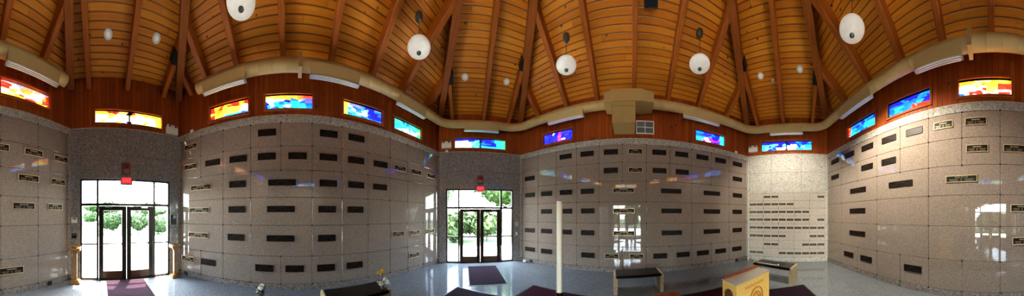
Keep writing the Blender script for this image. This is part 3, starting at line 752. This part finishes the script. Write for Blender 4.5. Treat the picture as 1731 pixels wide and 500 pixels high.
def alarm(nm, u, z, lab):
    t = empty('fire_alarm', onwall(nm, u, z, .0135), lab, 'alarm', 'fire alarms over the exit signs')
    mb = MB(); mb.bbox(-.11, .11, -.035, 0, -.16, .16, .01); mb.build('back_plate', M_redplate, t)
    mb = MB(); mb.bbox(-.08, .08, -.065, -.035, -.14, -.02, .01); mb.build('strobe_lens', M_alarmlens, t)
    mb = MB(); mb.bbox(-.075, .075, -.045, -.035, .01, .13, .006); g = mb.build('sounder_grille', M_redplate, t)
    mb = MB(); mb.box(-.015, .05, -.048, -.044, .03, .045); mb.box(-.015, .0, -.048, -.044, .03, .11); mb.box(-.015, .04, -.048, -.044, .065, .08); mb.build('slot', M_black, g)
alarm('southwest', 1.58, 3.15, 'red fire alarm plate above the far left EXIT sign'); alarm('north', 1.60, 3.22, 'red fire alarm plate above the centre EXIT sign')
def small_box(name, nm, u, z, w, h, d, mat, lab, cat, lens, parts=('cover', 'display'), lx=(0, .6), lz=(.1, .35)):
    t = empty(name, onwall(nm, u, z, .0135), lab, cat)
    mb = MB(); mb.bbox(-w / 2, w / 2, -d, 0, -h / 2, h / 2, .004); mb.build(parts[0], mat, t)
    mb = MB(); mb.bbox(lx[0] * w - lx[1] * w / 2, lx[0] * w + lx[1] * w / 2, -d - .003, -d + .001, lz[0] * h, (lz[0] + lz[1]) * h, .001); mb.build(parts[1], lens, t)
small_box('thermostat', 'southwest', .11, 1.69, .17, .15, .03, M_white, 'white wall thermostat left of the far left doors', 'thermostat', M_grey)
small_box('card_reader', 'southwest', .10, 1.25, .13, .14, .03, M_black, 'black square switch box under the white thermostat', 'box', M_finial)
small_box('door_chime', 'southwest', 3.06, 1.70, .15, .30, .05, M_black, 'black upright box right of the far left doors', 'box', M_finial)
small_box('door_buzzer', 'north', 3.07, 1.50, .10, .13, .03, M_white, 'small white control box right of the centre doors', 'box', M_black, lx=(0, .5), lz=(-.2, .4))
small_box('light_switch', 'north', 3.06, 1.10, .08, .12, .012, M_cream, 'cream light switch below the white control box', 'switch', M_white, ('cover', 'rocker'), (0, .4), (-.25, .5))
for nm, u, z, lab in (('west', .53, 4.33, 'small white motion sensor above the left end of the granite wall'), ('north', .30, 4.32, 'small white motion sensor under the centre emergency light'), ('northeast', 8.1, 4.34, 'small white motion sensor left of the niche wall')):
    t = empty('motion_sensor', onwall(nm, u, z, .0015), lab, 'sensor', 'small motion sensors')
    mb = MB(); mb.bbox(-.05, .05, -.04, 0, -.04, .04, .01); mb.build('housing', M_white, t)
    mb = MB(); mb.lathe([(.025, 0), (.02, .012), (.006, .018)], 12, Matrix.Translation((0, -.04, 0)) @ RX); mb.build('lens', M_cream, t, smooth=True)
for nm, u, lab in (('west', .31, 'black floor outlet beside the right wooden stand'), ('northeast', .56, 'black floor outlet right of the centre doors'), ('northeast', 8.12, 'black floor outlet left of the niche wall'), ('south', 8.02, 'black floor outlet on the far left wall')):
    t = empty('wall_outlet', onwall(nm, u, .075, .0155), lab, 'outlet', 'black outlets in the baseboards')
    mb = MB(); mb.bbox(-.06, .06, -.02, 0, -.045, .045, .004); mb.build('cover', M_black, t)
    mb = MB(); mb.box(-.03, -.005, -.023, -.019, -.02, .02); mb.box(.005, .03, -.023, -.019, -.02, .02); mb.build('socket', M_finial, t)

def crumple(name, loc, r, mat, lab, cat):
    t = empty(name, loc, lab, cat); rnd = random.Random(int(loc[0] * 100))
    bm = bmesh.new(); bmesh.ops.create_icosphere(bm, subdivisions=3, radius=r)
    for v in bm.verts: k = rnd.uniform(.72, 1.12); v.co = Vector((v.co.x * k * 1.2, v.co.y * k, max(-r * .7, v.co.z * k * .75) + r * .7))
    me = bpy.data.meshes.new(name); bm.to_mesh(me); bm.free(); me.materials.append(mat); o = bpy.data.objects.new('folded_sheet', me); col.objects.link(o); o.parent = t
    mb = MB(); mb.tube([(-r * .3, 0, r * 1.2), (0, 0, r * 1.9), (r * .3, 0, r * 1.2)], r * .08, 6); mb.build('twist', mat, t)
crumple('plastic_bag', (-1.62, -4.22, 0), .085, plain('white_bag', (224, 226, 230), .35), 'crumpled white bag on the floor by the far left wall', 'bag')
crumple('paper_bag', (.50, 6.46, 0), .07, plain('white_paper', (216, 222, 226), .5), 'crumpled white paper on the floor right of the centre doors', 'paper')
t = empty('paper_cup', (6.70, .98, 0), 'small white cup on the floor in the corner left of the niche wall', 'cup')
mb = MB(); mb.lathe([(.035, 0), (.05, .11), (.046, .11), (.032, .01)], 18); mb.build('cup_wall', M_white, t, smooth=True)
mb = MB(); mb.lathe([(.05, .105), (.054, .112), (.05, .118)], 18, cap=False); mb.build('rolled_lip', M_white, t, smooth=True)

# ---------------------------------------------------------------- rugs
def rug(name, P, ux, uy, lx, ly, mat, lab, grp=None):
    """P one corner; ux, uy unit directions"""
    t = empty(name, (0, 0, 0), lab, 'rug', grp)
    ux, uy = Vector(ux).normalized(), Vector(uy).normalized(); a = math.atan2(ux.y, ux.x); s = 1 if ux.x * uy.y - ux.y * uy.x > 0 else -1
    M = Matrix.Translation((P[0], P[1], 0)) @ Matrix.Rotation(a, 4, 'Z'); t.matrix_world = M; b = .035
    y0, y1 = (0, ly) if s > 0 else (-ly, 0)
    mb = MB(); mb.box(b, lx - b, y0 + b, y1 - b, .001, .010); mb.build('pile', mat, t)
    mb = MB(); mb.box(0, lx, y0, y0 + b, .001, .008); mb.box(0, lx, y1 - b, y1, .001, .008); mb.box(0, b, y0 + b, y1 - b, .001, .008); mb.box(lx - b, lx, y0 + b, y1 - b, .001, .008); mb.build('rubber_edge', M_black, t)
tn = WM['north'].to_3x3() @ Vector((1, 0, 0)); nn = WM['north'].to_3x3() @ Vector((0, -1, 0))
p = [(-1.63, 5.81), (-.67, 6.0)]
q = WM['north'] @ Vector((1.08, -.42, 0)); rug('door_mat', (q.x, q.y), tn, nn, 1.06, 1.72, M_mat, 'plum door mat on the floor in front of the centre doors')
tn = WM['southwest'].to_3x3() @ Vector((1, 0, 0)); nn = WM['southwest'].to_3x3() @ Vector((0, -1, 0))
q = WM['southwest'] @ Vector((.98, -.05, 0)); rug('door_mat', (q.x, q.y), tn, nn, 1.12, 2.3, M_mat, 'plum door mat with sun stripes at the far left doors')
for nm, P, L_, sgn, lab, mat in (('west', (-1.38, 4.02), 4.6, -1, 'dark plum runner rug pointing at the centre door mat', M_rug_dk), ('northeast', (.56, 4.31), 4.9, 1, 'long maroon runner rug beneath the white candle, before the bench', M_rug), ('south', (4.29, -.82), 4.6, 1, 'dark runner rug corner right of the pale wooden lectern', M_rug_dk)):
    u = WM[nm].to_3x3() @ Vector((sgn, 0, 0)); n = WM[nm].to_3x3() @ Vector((0, -1, 0)); rug('runner_rug', P, u, n, L_, 1.15, mat, lab, 'runner rugs around the middle')

# ---------------------------------------------------------------- benches
def bench(FL, FR, depth, lab):
    FL, FR = Vector(FL), Vector(FR); x = (FR - FL); L_ = x.length; x.normalize()
    M = Matrix(((x.x, -x.y, 0, FL.x), (x.y, x.x, 0, FL.y), (0, 0, 1, 0), (0, 0, 0, 1)))      # x along the front edge, +y to the back
    t = empty('stone_bench', M, lab, 'bench', 'black topped benches')
    s = MB(); s.prism([(.05, .385), (L_ - .05, .385), (L_ - .05, .435), (L_ - .09, .45), (.09, .45), (.05, .435)], .0, depth); s.build('seat', M_black_seat, t)
    for k in (0, 1):
        x0 = 0 if k == 0 else L_ - .085; l = MB()
        poly = [(x0, 0), (x0 + .085, 0), (x0 + .085, .40), (x0 + .05, .455), (x0 + .03, .462), (x0, .43)] if k == 0 else [(x0, 0), (x0 + .085, 0), (x0 + .085, .43), (x0 + .055, .462), (x0 + .035, .455), (x0, .40)]
        l.prism(poly, .008, depth - .008); l.build('leg', M_benchstone, t)
    return t
bench((2.17, 3.07), (3.14, 2.41), .46, 'black topped stone bench behind the white candle and wooden table')
bench((4.875, .60), (4.27, -.50), .46, 'black topped stone bench in front of the niche wall')
x_ = WM['west'].to_3x3() @ Vector((1, 0, 0))
FR = Vector((-2.05, 2.30)); FLb = FR - Vector((x_.x, x_.y)) * 1.22
bench(FLb, FR, .46, 'black topped stone bench under the yellow and white flowers')
t = empty('pointer_stick', (0, 0, 0), 'white stick with a round end lying on the niche wall bench', 'stick')
A_ = Vector((4.84, .44, .459)); B_ = Vector((4.54, -.17, .459))
mb = MB(); mb.tube([A_, B_], .008, 8); mb.build('rod', M_white, t)
bm = MB(); bm.lathe([(.006, -.02), (.02, -.008), (.02, .008), (.006, .02)], 14, Matrix.Translation(B_ + Vector((0, 0, .012)))); bm.build('knob', M_white, t, smooth=True)

# ---------------------------------------------------------------- candle and its stand
cx, cy = .635, 2.155
t = empty('candle_stand', (cx, cy, 0), 'dark candle stand with brass socket on the maroon runner', 'stand')
mb = MB(); mb.lathe([(.16, .008), (.16, .03), (.06, .07), (.03, .1), (.024, .55), (.04, .60), (.03, .64)], 24); mb.build('post', M_black, t, smooth=True)
mb = MB(); mb.lathe([(.03, .64), (.075, .66), (.085, .69), (.08, .69), (.046, .69)], 24); mb.build('drip_tray', M_brass, t, smooth=True)
mb = MB(); mb.lathe([(.046, .69), (.052, .70), (.052, .775), (.047, .78), (.0415, .775), (.0415, .70)], 24, cap=False); mb.build('socket', plain('dark_socket', (44, 36, 24), .3, .6), t, smooth=True)
t = empty('altar_candle', (cx, cy, .70), 'tall white candle standing in the dark floor stand', 'candle')
mb = MB(); mb.lathe([(.0395, .0), (.0395, 1.29), (.036, 1.305), (.02, 1.30)], 24); mb.build('wax', M_wax, t, smooth=True)
mb = MB(); mb.tube([(0, 0, 1.295), (.003, 0, 1.315), (.006, 0, 1.325)], .003, 6); mb.build('wick', M_black, t)

# ---------------------------------------------------------------- pale wooden lectern
fA, fR, fL = Vector((1.78, .39)), Vector((2.325, .044)), Vector((1.84, .60))
x = (fR - fA); LW = x.length; x.normalize(); y = Vector((-x.y, x.x)); LD = .235
M = Matrix(((x.x, y.x, 0, fA.x), (x.y, y.y, 0, fA.y), (0, 0, 1, 0), (0, 0, 0, 1)))
t = empty('wooden_lectern', M, 'pale maple lectern with carved arches and clear top, near the niche wall bench', 'lectern')
mb = MB(); mb.box(0, LW, 0, LD, .06, 1.04); mb.build('body', M_maple, t)
mb = MB(); mb.box(-.03, LW + .03, -.03, LD + .03, .0, .06); mb.build('plinth', M_maple, t)
mb = MB(); mb.box(-.012, LW + .006, -.012, LD + .006, 1.04, 1.052); mb.build('clear_cover', M_glasscover, t)
mb = MB(); mb.box(.0, LW, LD - .035, LD, 1.052, 1.075); mb.build('ledge', M_redwood, t)
def arch(w, h, n=14): return [(-w / 2, 0)] + [(w / 2 * -math.cos(PI * k / n), h - w / 2 + w / 2 * math.sin(PI * k / n)) for k in range(n + 1)] + [(w / 2, 0)]
def ring(mb, w, h, th, M):
    a = arch(w, h); b = arch(w - 2 * th, h - th)
    n = len(a); vs = []
    for (q, yy) in ((a, -.012), (b, -.012), (a, .001), (b, .001)): vs += [M @ Vector((px, yy, pz)) for px, pz in q]
    fs = []
    for i in range(n - 1): fs += [(i, i + 1, n + i + 1, n + i), (i, 2 * n + i, 2 * n + i + 1, i + 1), (n + i, n + i + 1, 3 * n + i + 1, 3 * n + i)]
    mb.add(vs, fs)
side = Matrix(((0, 1, 0, 0), (-1, 0, 0, LD / 2), (0, 0, 1, 0), (0, 0, 0, 1)))     # local x runs along the side face, -y out of it
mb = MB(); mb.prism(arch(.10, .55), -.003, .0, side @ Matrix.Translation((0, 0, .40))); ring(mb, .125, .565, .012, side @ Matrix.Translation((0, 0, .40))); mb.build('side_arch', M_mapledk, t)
mb = MB(); ring(mb, .26, .56, .016, Matrix.Translation((LW * .55, 0, .36))); ring(mb, .18, .50, .012, Matrix.Translation((LW * .55, 0, .36)))
mb.tube([(LW * .55 - .08, -.01, .80), (LW * .55 - .02, -.014, .86), (LW * .55 + .04, -.012, .80), (LW * .55 + .0, -.012, .74), (LW * .55 - .03, -.012, .79)], .009, 6); mb.build('front_arch', plain('carved_maple', (178, 130, 58), .5), t)
mb = MB(); mb.box(LW * .22, LW * .78, -.006, 0, .945, .952); mb.box(LW * .22, LW * .78, -.006, 0, .965, .972); mb.build('carved_line', plain('carved_line_maple', (190, 146, 72), .5), t)

# ---------------------------------------------------------------- low wooden table
P = Vector((1.95, 1.275)); ux = Vector((-.84, .54)).normalized(); uy = Vector((-ux.y, ux.x)) 
if uy.dot(Vector((-1, -1))) < 0: uy = -uy
M = Matrix(((ux.x, uy.x, 0, P.x), (ux.y, uy.y, 0, P.y), (0, 0, 1, 0), (0, 0, 0, 1)))
t = empty('side_table', M, 'brown wooden table top at the bottom edge, left of the pale lectern', 'table')
mb = MB(); mb.box(0, .72, 0, .46, .725, .75); mb.build('table_top', M_redwood, t)
mb = MB(); mb.box(.04, .68, .04, .06, .64, .725); mb.box(.04, .68, .40, .42, .64, .725); mb.box(.04, .06, .06, .40, .64, .725); mb.box(.66, .68, .06, .40, .64, .725); mb.build('apron', M_redwood, t)
for (a, b) in ((.03, .03), (.65, .03), (.03, .39), (.65, .39)):
    mb = MB(); mb.add([(a, b, .725), (a + .04, b, .725), (a + .04, b + .04, .725), (a, b + .04, .725), (a + .008, b + .008, 0), (a + .032, b + .008, 0), (a + .032, b + .032, 0), (a + .008, b + .032, 0)], [(0, 1, 2, 3), (7, 6, 5, 4), (0, 4, 5, 1), (1, 5, 6, 2), (2, 6, 7, 3), (3, 7, 4, 0)]); mb.build('leg', M_redwood, t)

# ---------------------------------------------------------------- wooden stands at the far left doors
for (nm, u, d, lab) in (('southwest', .17, .22, 'small wooden pedestal stand left of the far left doors'), ('southwest', 3.0, .22, 'small wooden pedestal stand right of the far left doors')):
    t = empty('pedestal_stand', onwall(nm, u, 0, d), lab, 'stand', 'wooden pedestal stands')
    mb = MB(); mb.bbox(-.13, .13, -.12, .12, 0, .05, .01); mb.bbox(-.09, .09, -.085, .085, .05, .09, .01); mb.build('base', M_pine, t)
    mb = MB(); mb.box(-.045, .045, -.04, .04, .09, .88); mb.prism([(-.045, .78), (-.09, .88), (.09, .88), (.045, .78)], -.03, .03); mb.build('post', M_pine, t)
    mb = MB(); mb.bbox(-.14, .14, -.12, .12, .88, .94, .008); mb.box(-.14, -.125, -.12, .12, .94, .97); mb.box(.125, .14, -.12, .12, .94, .97); mb.build('tray', M_pine, t)
    mb = MB(); mb.lathe([(.02, .94), (.06, .965), (.065, .985), (.055, .985), (.015, .955)], 18); mb.build('bowl', M_brass, t, smooth=True)

# ---------------------------------------------------------------- flowers
def petal_ball(mb, c, r, n, seed, flat=1.):
    rnd = random.Random(seed)
    for k in range(n):
        a = rnd.uniform(0, 2 * PI); e = rnd.uniform(-.3, 1.2); d = Vector((math.cos(a) * math.cos(e), math.sin(a) * math.cos(e), math.sin(e) * flat)); s = d.cross(Vector((0, 0, 1))).normalized() if abs(d.z) < .98 else Vector((1, 0, 0)); u = s.cross(d)
        p = Vector(c) + d * r * .25; w = r * .38
        mb.add([p, p + d * r * .5 + s * w, p + d * r + u * r * .15, p + d * r * .5 - s * w, p + d * r * .55 + u * r * .12], [(0, 1, 4), (1, 2, 4), (2, 3, 4), (3, 0, 4)])
def leaves(mb, base, n, L_, seed):
    rnd = random.Random(seed)
    for k in range(n):
        a = rnd.uniform(0, 2 * PI); d = Vector((math.cos(a), math.sin(a), rnd.uniform(.3, 1.4))).normalized(); s = d.cross(Vector((0, 0, 1))).normalized() * L_ * .16; p = Vector(base); q = p + d * L_
        mb.add([p, p + d * L_ * .5 + s, q, p + d * L_ * .5 - s], [(0, 1, 2), (0, 2, 3)])
fb = Vector((-2.178, 2.198))
t = empty('flower_vase', (fb.x, fb.y, .4515), 'yellow and white flowers in a small vase on the left bench', 'flowers')
mb = MB(); mb.lathe([(.03, .0), (.045, .03), (.04, .09), (.03, .11)], 18); mb.build('vase', M_pot, t, smooth=True)
mb = MB(); mb.tube([(0, 0, .05), (-.02, .01, .2), (-.03, .02, .30)], .005, 6); mb.tube([(0, 0, .05), (-.06, -.04, .16), (-.075, -.03, .25)], .005, 6); mb.tube([(0, 0, .05), (.05, .01, .12), (.07, .02, .17)], .005, 6); mb.build('stem', M_stem, t)
mb = MB(); leaves(mb, (0, 0, .09), 9, .13, 4); mb.build('leaf', M_leaf, t)
mb = MB(); petal_ball(mb, (-.03, .02, .30), .05, 26, 1); petal_ball(mb, (-.075, -.03, .26), .045, 20, 2); mb.build('yellow_bloom', M_pety, t); 
mb = MB(); petal_ball(mb, (.06, .01, .15), .062, 26, 3); petal_ball(mb, (.02, -.05, .10), .055, 22, 5); petal_ball(mb, (.09, .04, .10), .045, 16, 6); mb.build('white_bloom', M_petw, t)
a_ = (441 - 865.5) / 280; d_ = 3.62
t = empty('flower_bunch', (d_ * math.sin(a_), d_ * math.cos(a_), 0), 'pale flower bunch in a pot on the floor by the left granite wall', 'flowers')
mb = MB(); mb.lathe([(.06, 0), (.08, .12), (.085, .14), (.07, .14)], 20); mb.build('pot', M_pot, t, smooth=True)
mb = MB(); leaves(mb, (0, 0, .13), 22, .2, 8); mb.build('leaf', M_leaf, t)
mb = MB(); petal_ball(mb, (.02, .0, .24), .075, 30, 9); petal_ball(mb, (-.05, .03, .22), .07, 26, 10); petal_ball(mb, (.04, -.05, .17), .06, 22, 11); petal_ball(mb, (-.06, -.03, .16), .055, 22, 12); mb.build('white_bloom', M_petw, t)

# ---------------------------------------------------------------- outside
def gr(name, c1, c2, s, r=.9):
    t = NT(name); t.set(Base_Color=t.mix(t.noise(t.obj(), s, 4), lin(c1), lin(c2)), Roughness=r); return t.m
M_lawn = gr('sunlit_lawn', (22, 42, 6), (40, 62, 12), 3.); M_conc = gr('pale_concrete', (196, 194, 188), (214, 212, 206), 2.); M_bushm = gr('bush_leaves', (14, 32, 4), (44, 66, 10), 2.5, .8); M_bark = gr('bark', (70, 58, 46), (96, 82, 66), 6.); M_treem = gr('tree_leaves', (24, 46, 12), (60, 88, 28), .8, .8)
mb = MB(); mb.box(-70, 70, -70, 70, -.35, -.13); tag(mb.build('ground', M_lawn), kind='structure')
for nm, dist in (('southwest', 9.6), ('north', 3.6)):
    mb = MB(); mb.box(-9, 12, .26, .26 + dist, -.12, -.03); 
    tag(mb.build('path', M_conc, None, WM[nm]), kind='structure')
def bush(name, loc, rx, rz, seed, lab, cat, mat, n=2600, leaf=.16, stems=True, grp=None, trunk=0.):
    rnd = random.Random(seed); t = empty(name, loc, lab, cat, grp); mb = MB(); z0 = trunk
    lobes = [(Vector((rnd.uniform(-.5, .5) * rx, rnd.uniform(-.5, .5) * rx, z0 + rz * rnd.uniform(.75, 1.25))), rnd.uniform(.5, .75)) for _ in range(9)]
    for k in range(n):
        c, s = rnd.choice(lobes); d = Vector((rnd.gauss(0, 1), rnd.gauss(0, 1), rnd.gauss(0, 1))).normalized() * rnd.uniform(.75, 1.0)
        p = c + Vector((d.x * rx * s, d.y * rx * s, d.z * rz * s)); p.z = max(p.z, z0 * .8 + .05)
        n_ = (d + Vector((rnd.gauss(0, .5), rnd.gauss(0, .5), rnd.gauss(0, .5)))).normalized(); a = n_.orthogonal().normalized(); b = n_.cross(a); w = leaf * rnd.uniform(.6, 1.2)
        mb.add([p - a * w * .5, p + b * w, p + a * w * .5, p - b * w], [(0, 1, 2, 3)])
    mb.build('foliage', mat, t)
    core = MB()
    for c, s in lobes: core.lathe([(max(.01, rx * s * .8 * math.sin(a)), -rz * s * .8 * math.cos(a)) for a in [PI * k / 8 for k in range(9)]], 10, Matrix.Translation(c), cap=False)
    core.build('inner_foliage', mat, t)
    st = MB(); st.tube([(0, 0, -.13), (.03, 0, z0 * .5 + .2), (0, .04, z0 + rz * .8)], [.05 + .05 * trunk, .05 + .04 * trunk, .03], 10); st.build('trunk' if trunk else 'stem', M_bark, t)
def out(nm, u, d, z=-.13): p = WM[nm] @ Vector((u, d, z)); return (p.x, p.y, p.z)
bush('hedge_bush', (-12.4, -14.0, -.13), 1.12, 1.4, 1, 'clipped green bush outside, seen through the left leaf of the far left doors', 'bush', M_bushm, 3200, .2, grp='bushes outside')
bush('hedge_bush', (-14.45, -11.85, -.13), 1.15, 1.4, 2, 'clipped green bush outside, seen through the right leaf of the far left doors', 'bush', M_bushm, 3200, .2, grp='bushes outside')
bush('hedge_bush', (-15.6, -9.4, -.13), 1.0, 1.1, 5, 'green bush outside the right sidelight of the far left doors', 'bush', M_bushm, grp='bushes outside')
bush('garden_tree', (-14.0, -20.7, -.13), 1.1, 1.0, 6, 'small round green tree outside the left sidelight of the far left doors', 'tree', M_treem, 1500, .28, trunk=.9)
bush('garden_tree', (-27., -33., -.13), 4.6, 2.4, 7, 'distant green tree beyond the bushes at the far left doors', 'tree', M_treem, 2200, .5, trunk=1.6)
bush('garden_tree', (-35., -25., -.13), 4.5, 2.4, 8, 'distant green tree right of the bushes at the far left doors', 'tree', M_treem, 2200, .5, trunk=1.6)
bush('leafy_shrub', out('north', .15, 6.3), 1.0, 1.25, 3, 'bright leafy shrub outside, seen through the centre doors, left', 'bush', M_bushm, 1700, .28, grp='shrubs outside the centre doors')
bush('leafy_shrub', out('north', 2.75, 6.6), 1.02, 1.3, 4, 'bright leafy shrub outside, seen through the centre doors, right', 'bush', M_bushm, 1700, .28, grp='shrubs outside the centre doors')
bush('leafy_shrub', out('north', -2.1, 6.4), .78, .9, 9, 'low leafy shrub outside the left sidelight of the centre doors', 'bush', M_bushm, 1200, .24, grp='shrubs outside the centre doors')
bush('leafy_shrub', out('north', 1.5, 9.4), 1.15, 1.3, 14, 'bright leafy shrub outside, standing between and behind the centre door shrubs', 'bush', M_bushm, 1700, .28, grp='shrubs outside the centre doors')
bush('shade_tree', out('north', 5.2, 12), 3.4, 2.6, 10, 'tall tree with bare trunk outside the right sidelight of centre doors', 'tree', M_treem, 3000, .32, trunk=2.6)
bush('shade_tree', out('north', -5., 17), 3.6, 3.0, 11, 'tall tree outside, beyond the left sidelight of the centre doors', 'tree', M_treem, 3000, .36, trunk=2.2)
for k, (u, lab) in enumerate(((-.45, 'white porch column left of the far left doors'), (3.6, 'white porch column right of the far left doors'))):
    t = empty('porch_column', out('southwest', u + .25, 1.3, -.13), lab, 'column', 'white porch columns')
    mb = MB(); mb.box(-.14, .14, -.14, .14, .12, 3.02); mb.build('shaft', M_conc, t); mb = MB(); mb.box(-.18, .18, -.18, .18, 0, .12); mb.build('base', M_conc, t)
mb = MB(); mb.box(-.6, WL['southwest'] + .6, .26, .62, 3.0, 3.2); tag(mb.build('trim_1', M_alu, None, WM['southwest']), kind='structure')

# ---------------------------------------------------------------- light
def lamp(name, typ, loc, energy, color=(1, 1, 1), size=0., rotq=None):
    l = bpy.data.lights.new(name, typ); l.energy = energy; l.color = color
    if typ in ('POINT', 'SPOT'): l.shadow_soft_size = size
    o = bpy.data.objects.new(name, l); col.objects.link(o); o.location = loc
    if rotq: o.rotation_euler = rotq.to_euler()
    return o
sd = Vector((-.857 * math.cos(1.15), -.514 * math.cos(1.15), math.sin(1.15)))
s = lamp('sun', 'SUN', (0, 0, 20), 26., (1., .95, .86), rotq=sd.to_track_quat('Z', 'Y')); s.data.angle = math.radians(.5)
for nm in ('southwest', 'north'):
    l = bpy.data.lights.new('doorway_portal', 'AREA'); l.shape = 'RECTANGLE'; l.size = 2.64; l.size_y = 2.86; l.cycles.is_portal = True
    o = bpy.data.objects.new('doorway_portal', l); col.objects.link(o); o.matrix_world = onwall(nm, 1.6, 1.43, -.24) @ Matrix.Rotation(-PI / 2, 4, 'X')
def spot(loc, aim, e, ang, color=(1., .9, .76)):
    d = Vector(loc) - Vector(aim); o = lamp('fill_spot', 'SPOT', loc, e, color, 0., d.to_track_quat('Z', 'Y')); o.data.spot_size = ang; o.data.spot_blend = .8; return o  # fill lamp added to brighten a wall; the pendants themselves hang unlit
spot(WM['east'] @ Vector((1.6, -2.6, 4.6)), WM['east'] @ Vector((1.6, 0, 2.2)), 190, 1.9)  # added fill for the niche wall
spot((2.9, -1.0, 4.9), WM['south'] @ Vector((3.6, 0, 1.4)), 480, 2.1)  # added fill for the south wall
w = bpy.data.worlds.new('World'); bpy.context.scene.world = w; w.use_nodes = True
nt = w.node_tree; bg = nt.nodes['Background']
sky = nt.nodes.new('ShaderNodeTexSky'); sky.sky_type = 'NISHITA'; sky.sun_disc = False; sky.sun_elevation = 1.15; sky.sun_rotation = math.atan2(sd.x, sd.y); sky.air_density = 1.2; sky.dust_density = 3.5
mix = nt.nodes.new('ShaderNodeMix'); mix.data_type = 'RGBA'; mix.inputs[0].default_value = .75; mix.inputs[7].default_value = (.82, .92, 1.0, 1)
nt.links.new(sky.outputs[0], mix.inputs[6]); nt.links.new(mix.outputs[2], bg.inputs[0]); bg.inputs[1].default_value = 9.

# ---------------------------------------------------------------- camera: the picture is a cylindrical panorama
cam = bpy.data.cameras.new('camera'); cam.type = 'PANO'; cam.panorama_type = 'CENTRAL_CYLINDRICAL'
F, Y0 = 280., 365.5
cam.central_cylindrical_radius = 1.0
cam.central_cylindrical_range_u_min = -1731 / 2 / F; cam.central_cylindrical_range_u_max = 1731 / 2 / F
cam.central_cylindrical_range_v_min = -(500 - Y0) / F; cam.central_cylindrical_range_v_max = Y0 / F
co = bpy.data.objects.new('camera', cam); col.objects.link(co); co.location = (0, 0, EYE); co.rotation_euler = (PI / 2, 0, 0)
sc = bpy.context.scene; sc.camera = co
sc.view_settings.view_transform = 'Standard'; sc.view_settings.look = 'Medium High Contrast'; sc.view_settings.exposure = .98
sc.cycles.use_denoising = True
sc.cycles.max_bounces = 10; sc.cycles.diffuse_bounces = 5; sc.cycles.glossy_bounces = 4; sc.cycles.transparent_max_bounces = 12
sc.cycles.sample_clamp_indirect = 6.; sc.cycles.caustics_reflective = False; sc.cycles.caustics_refractive = False
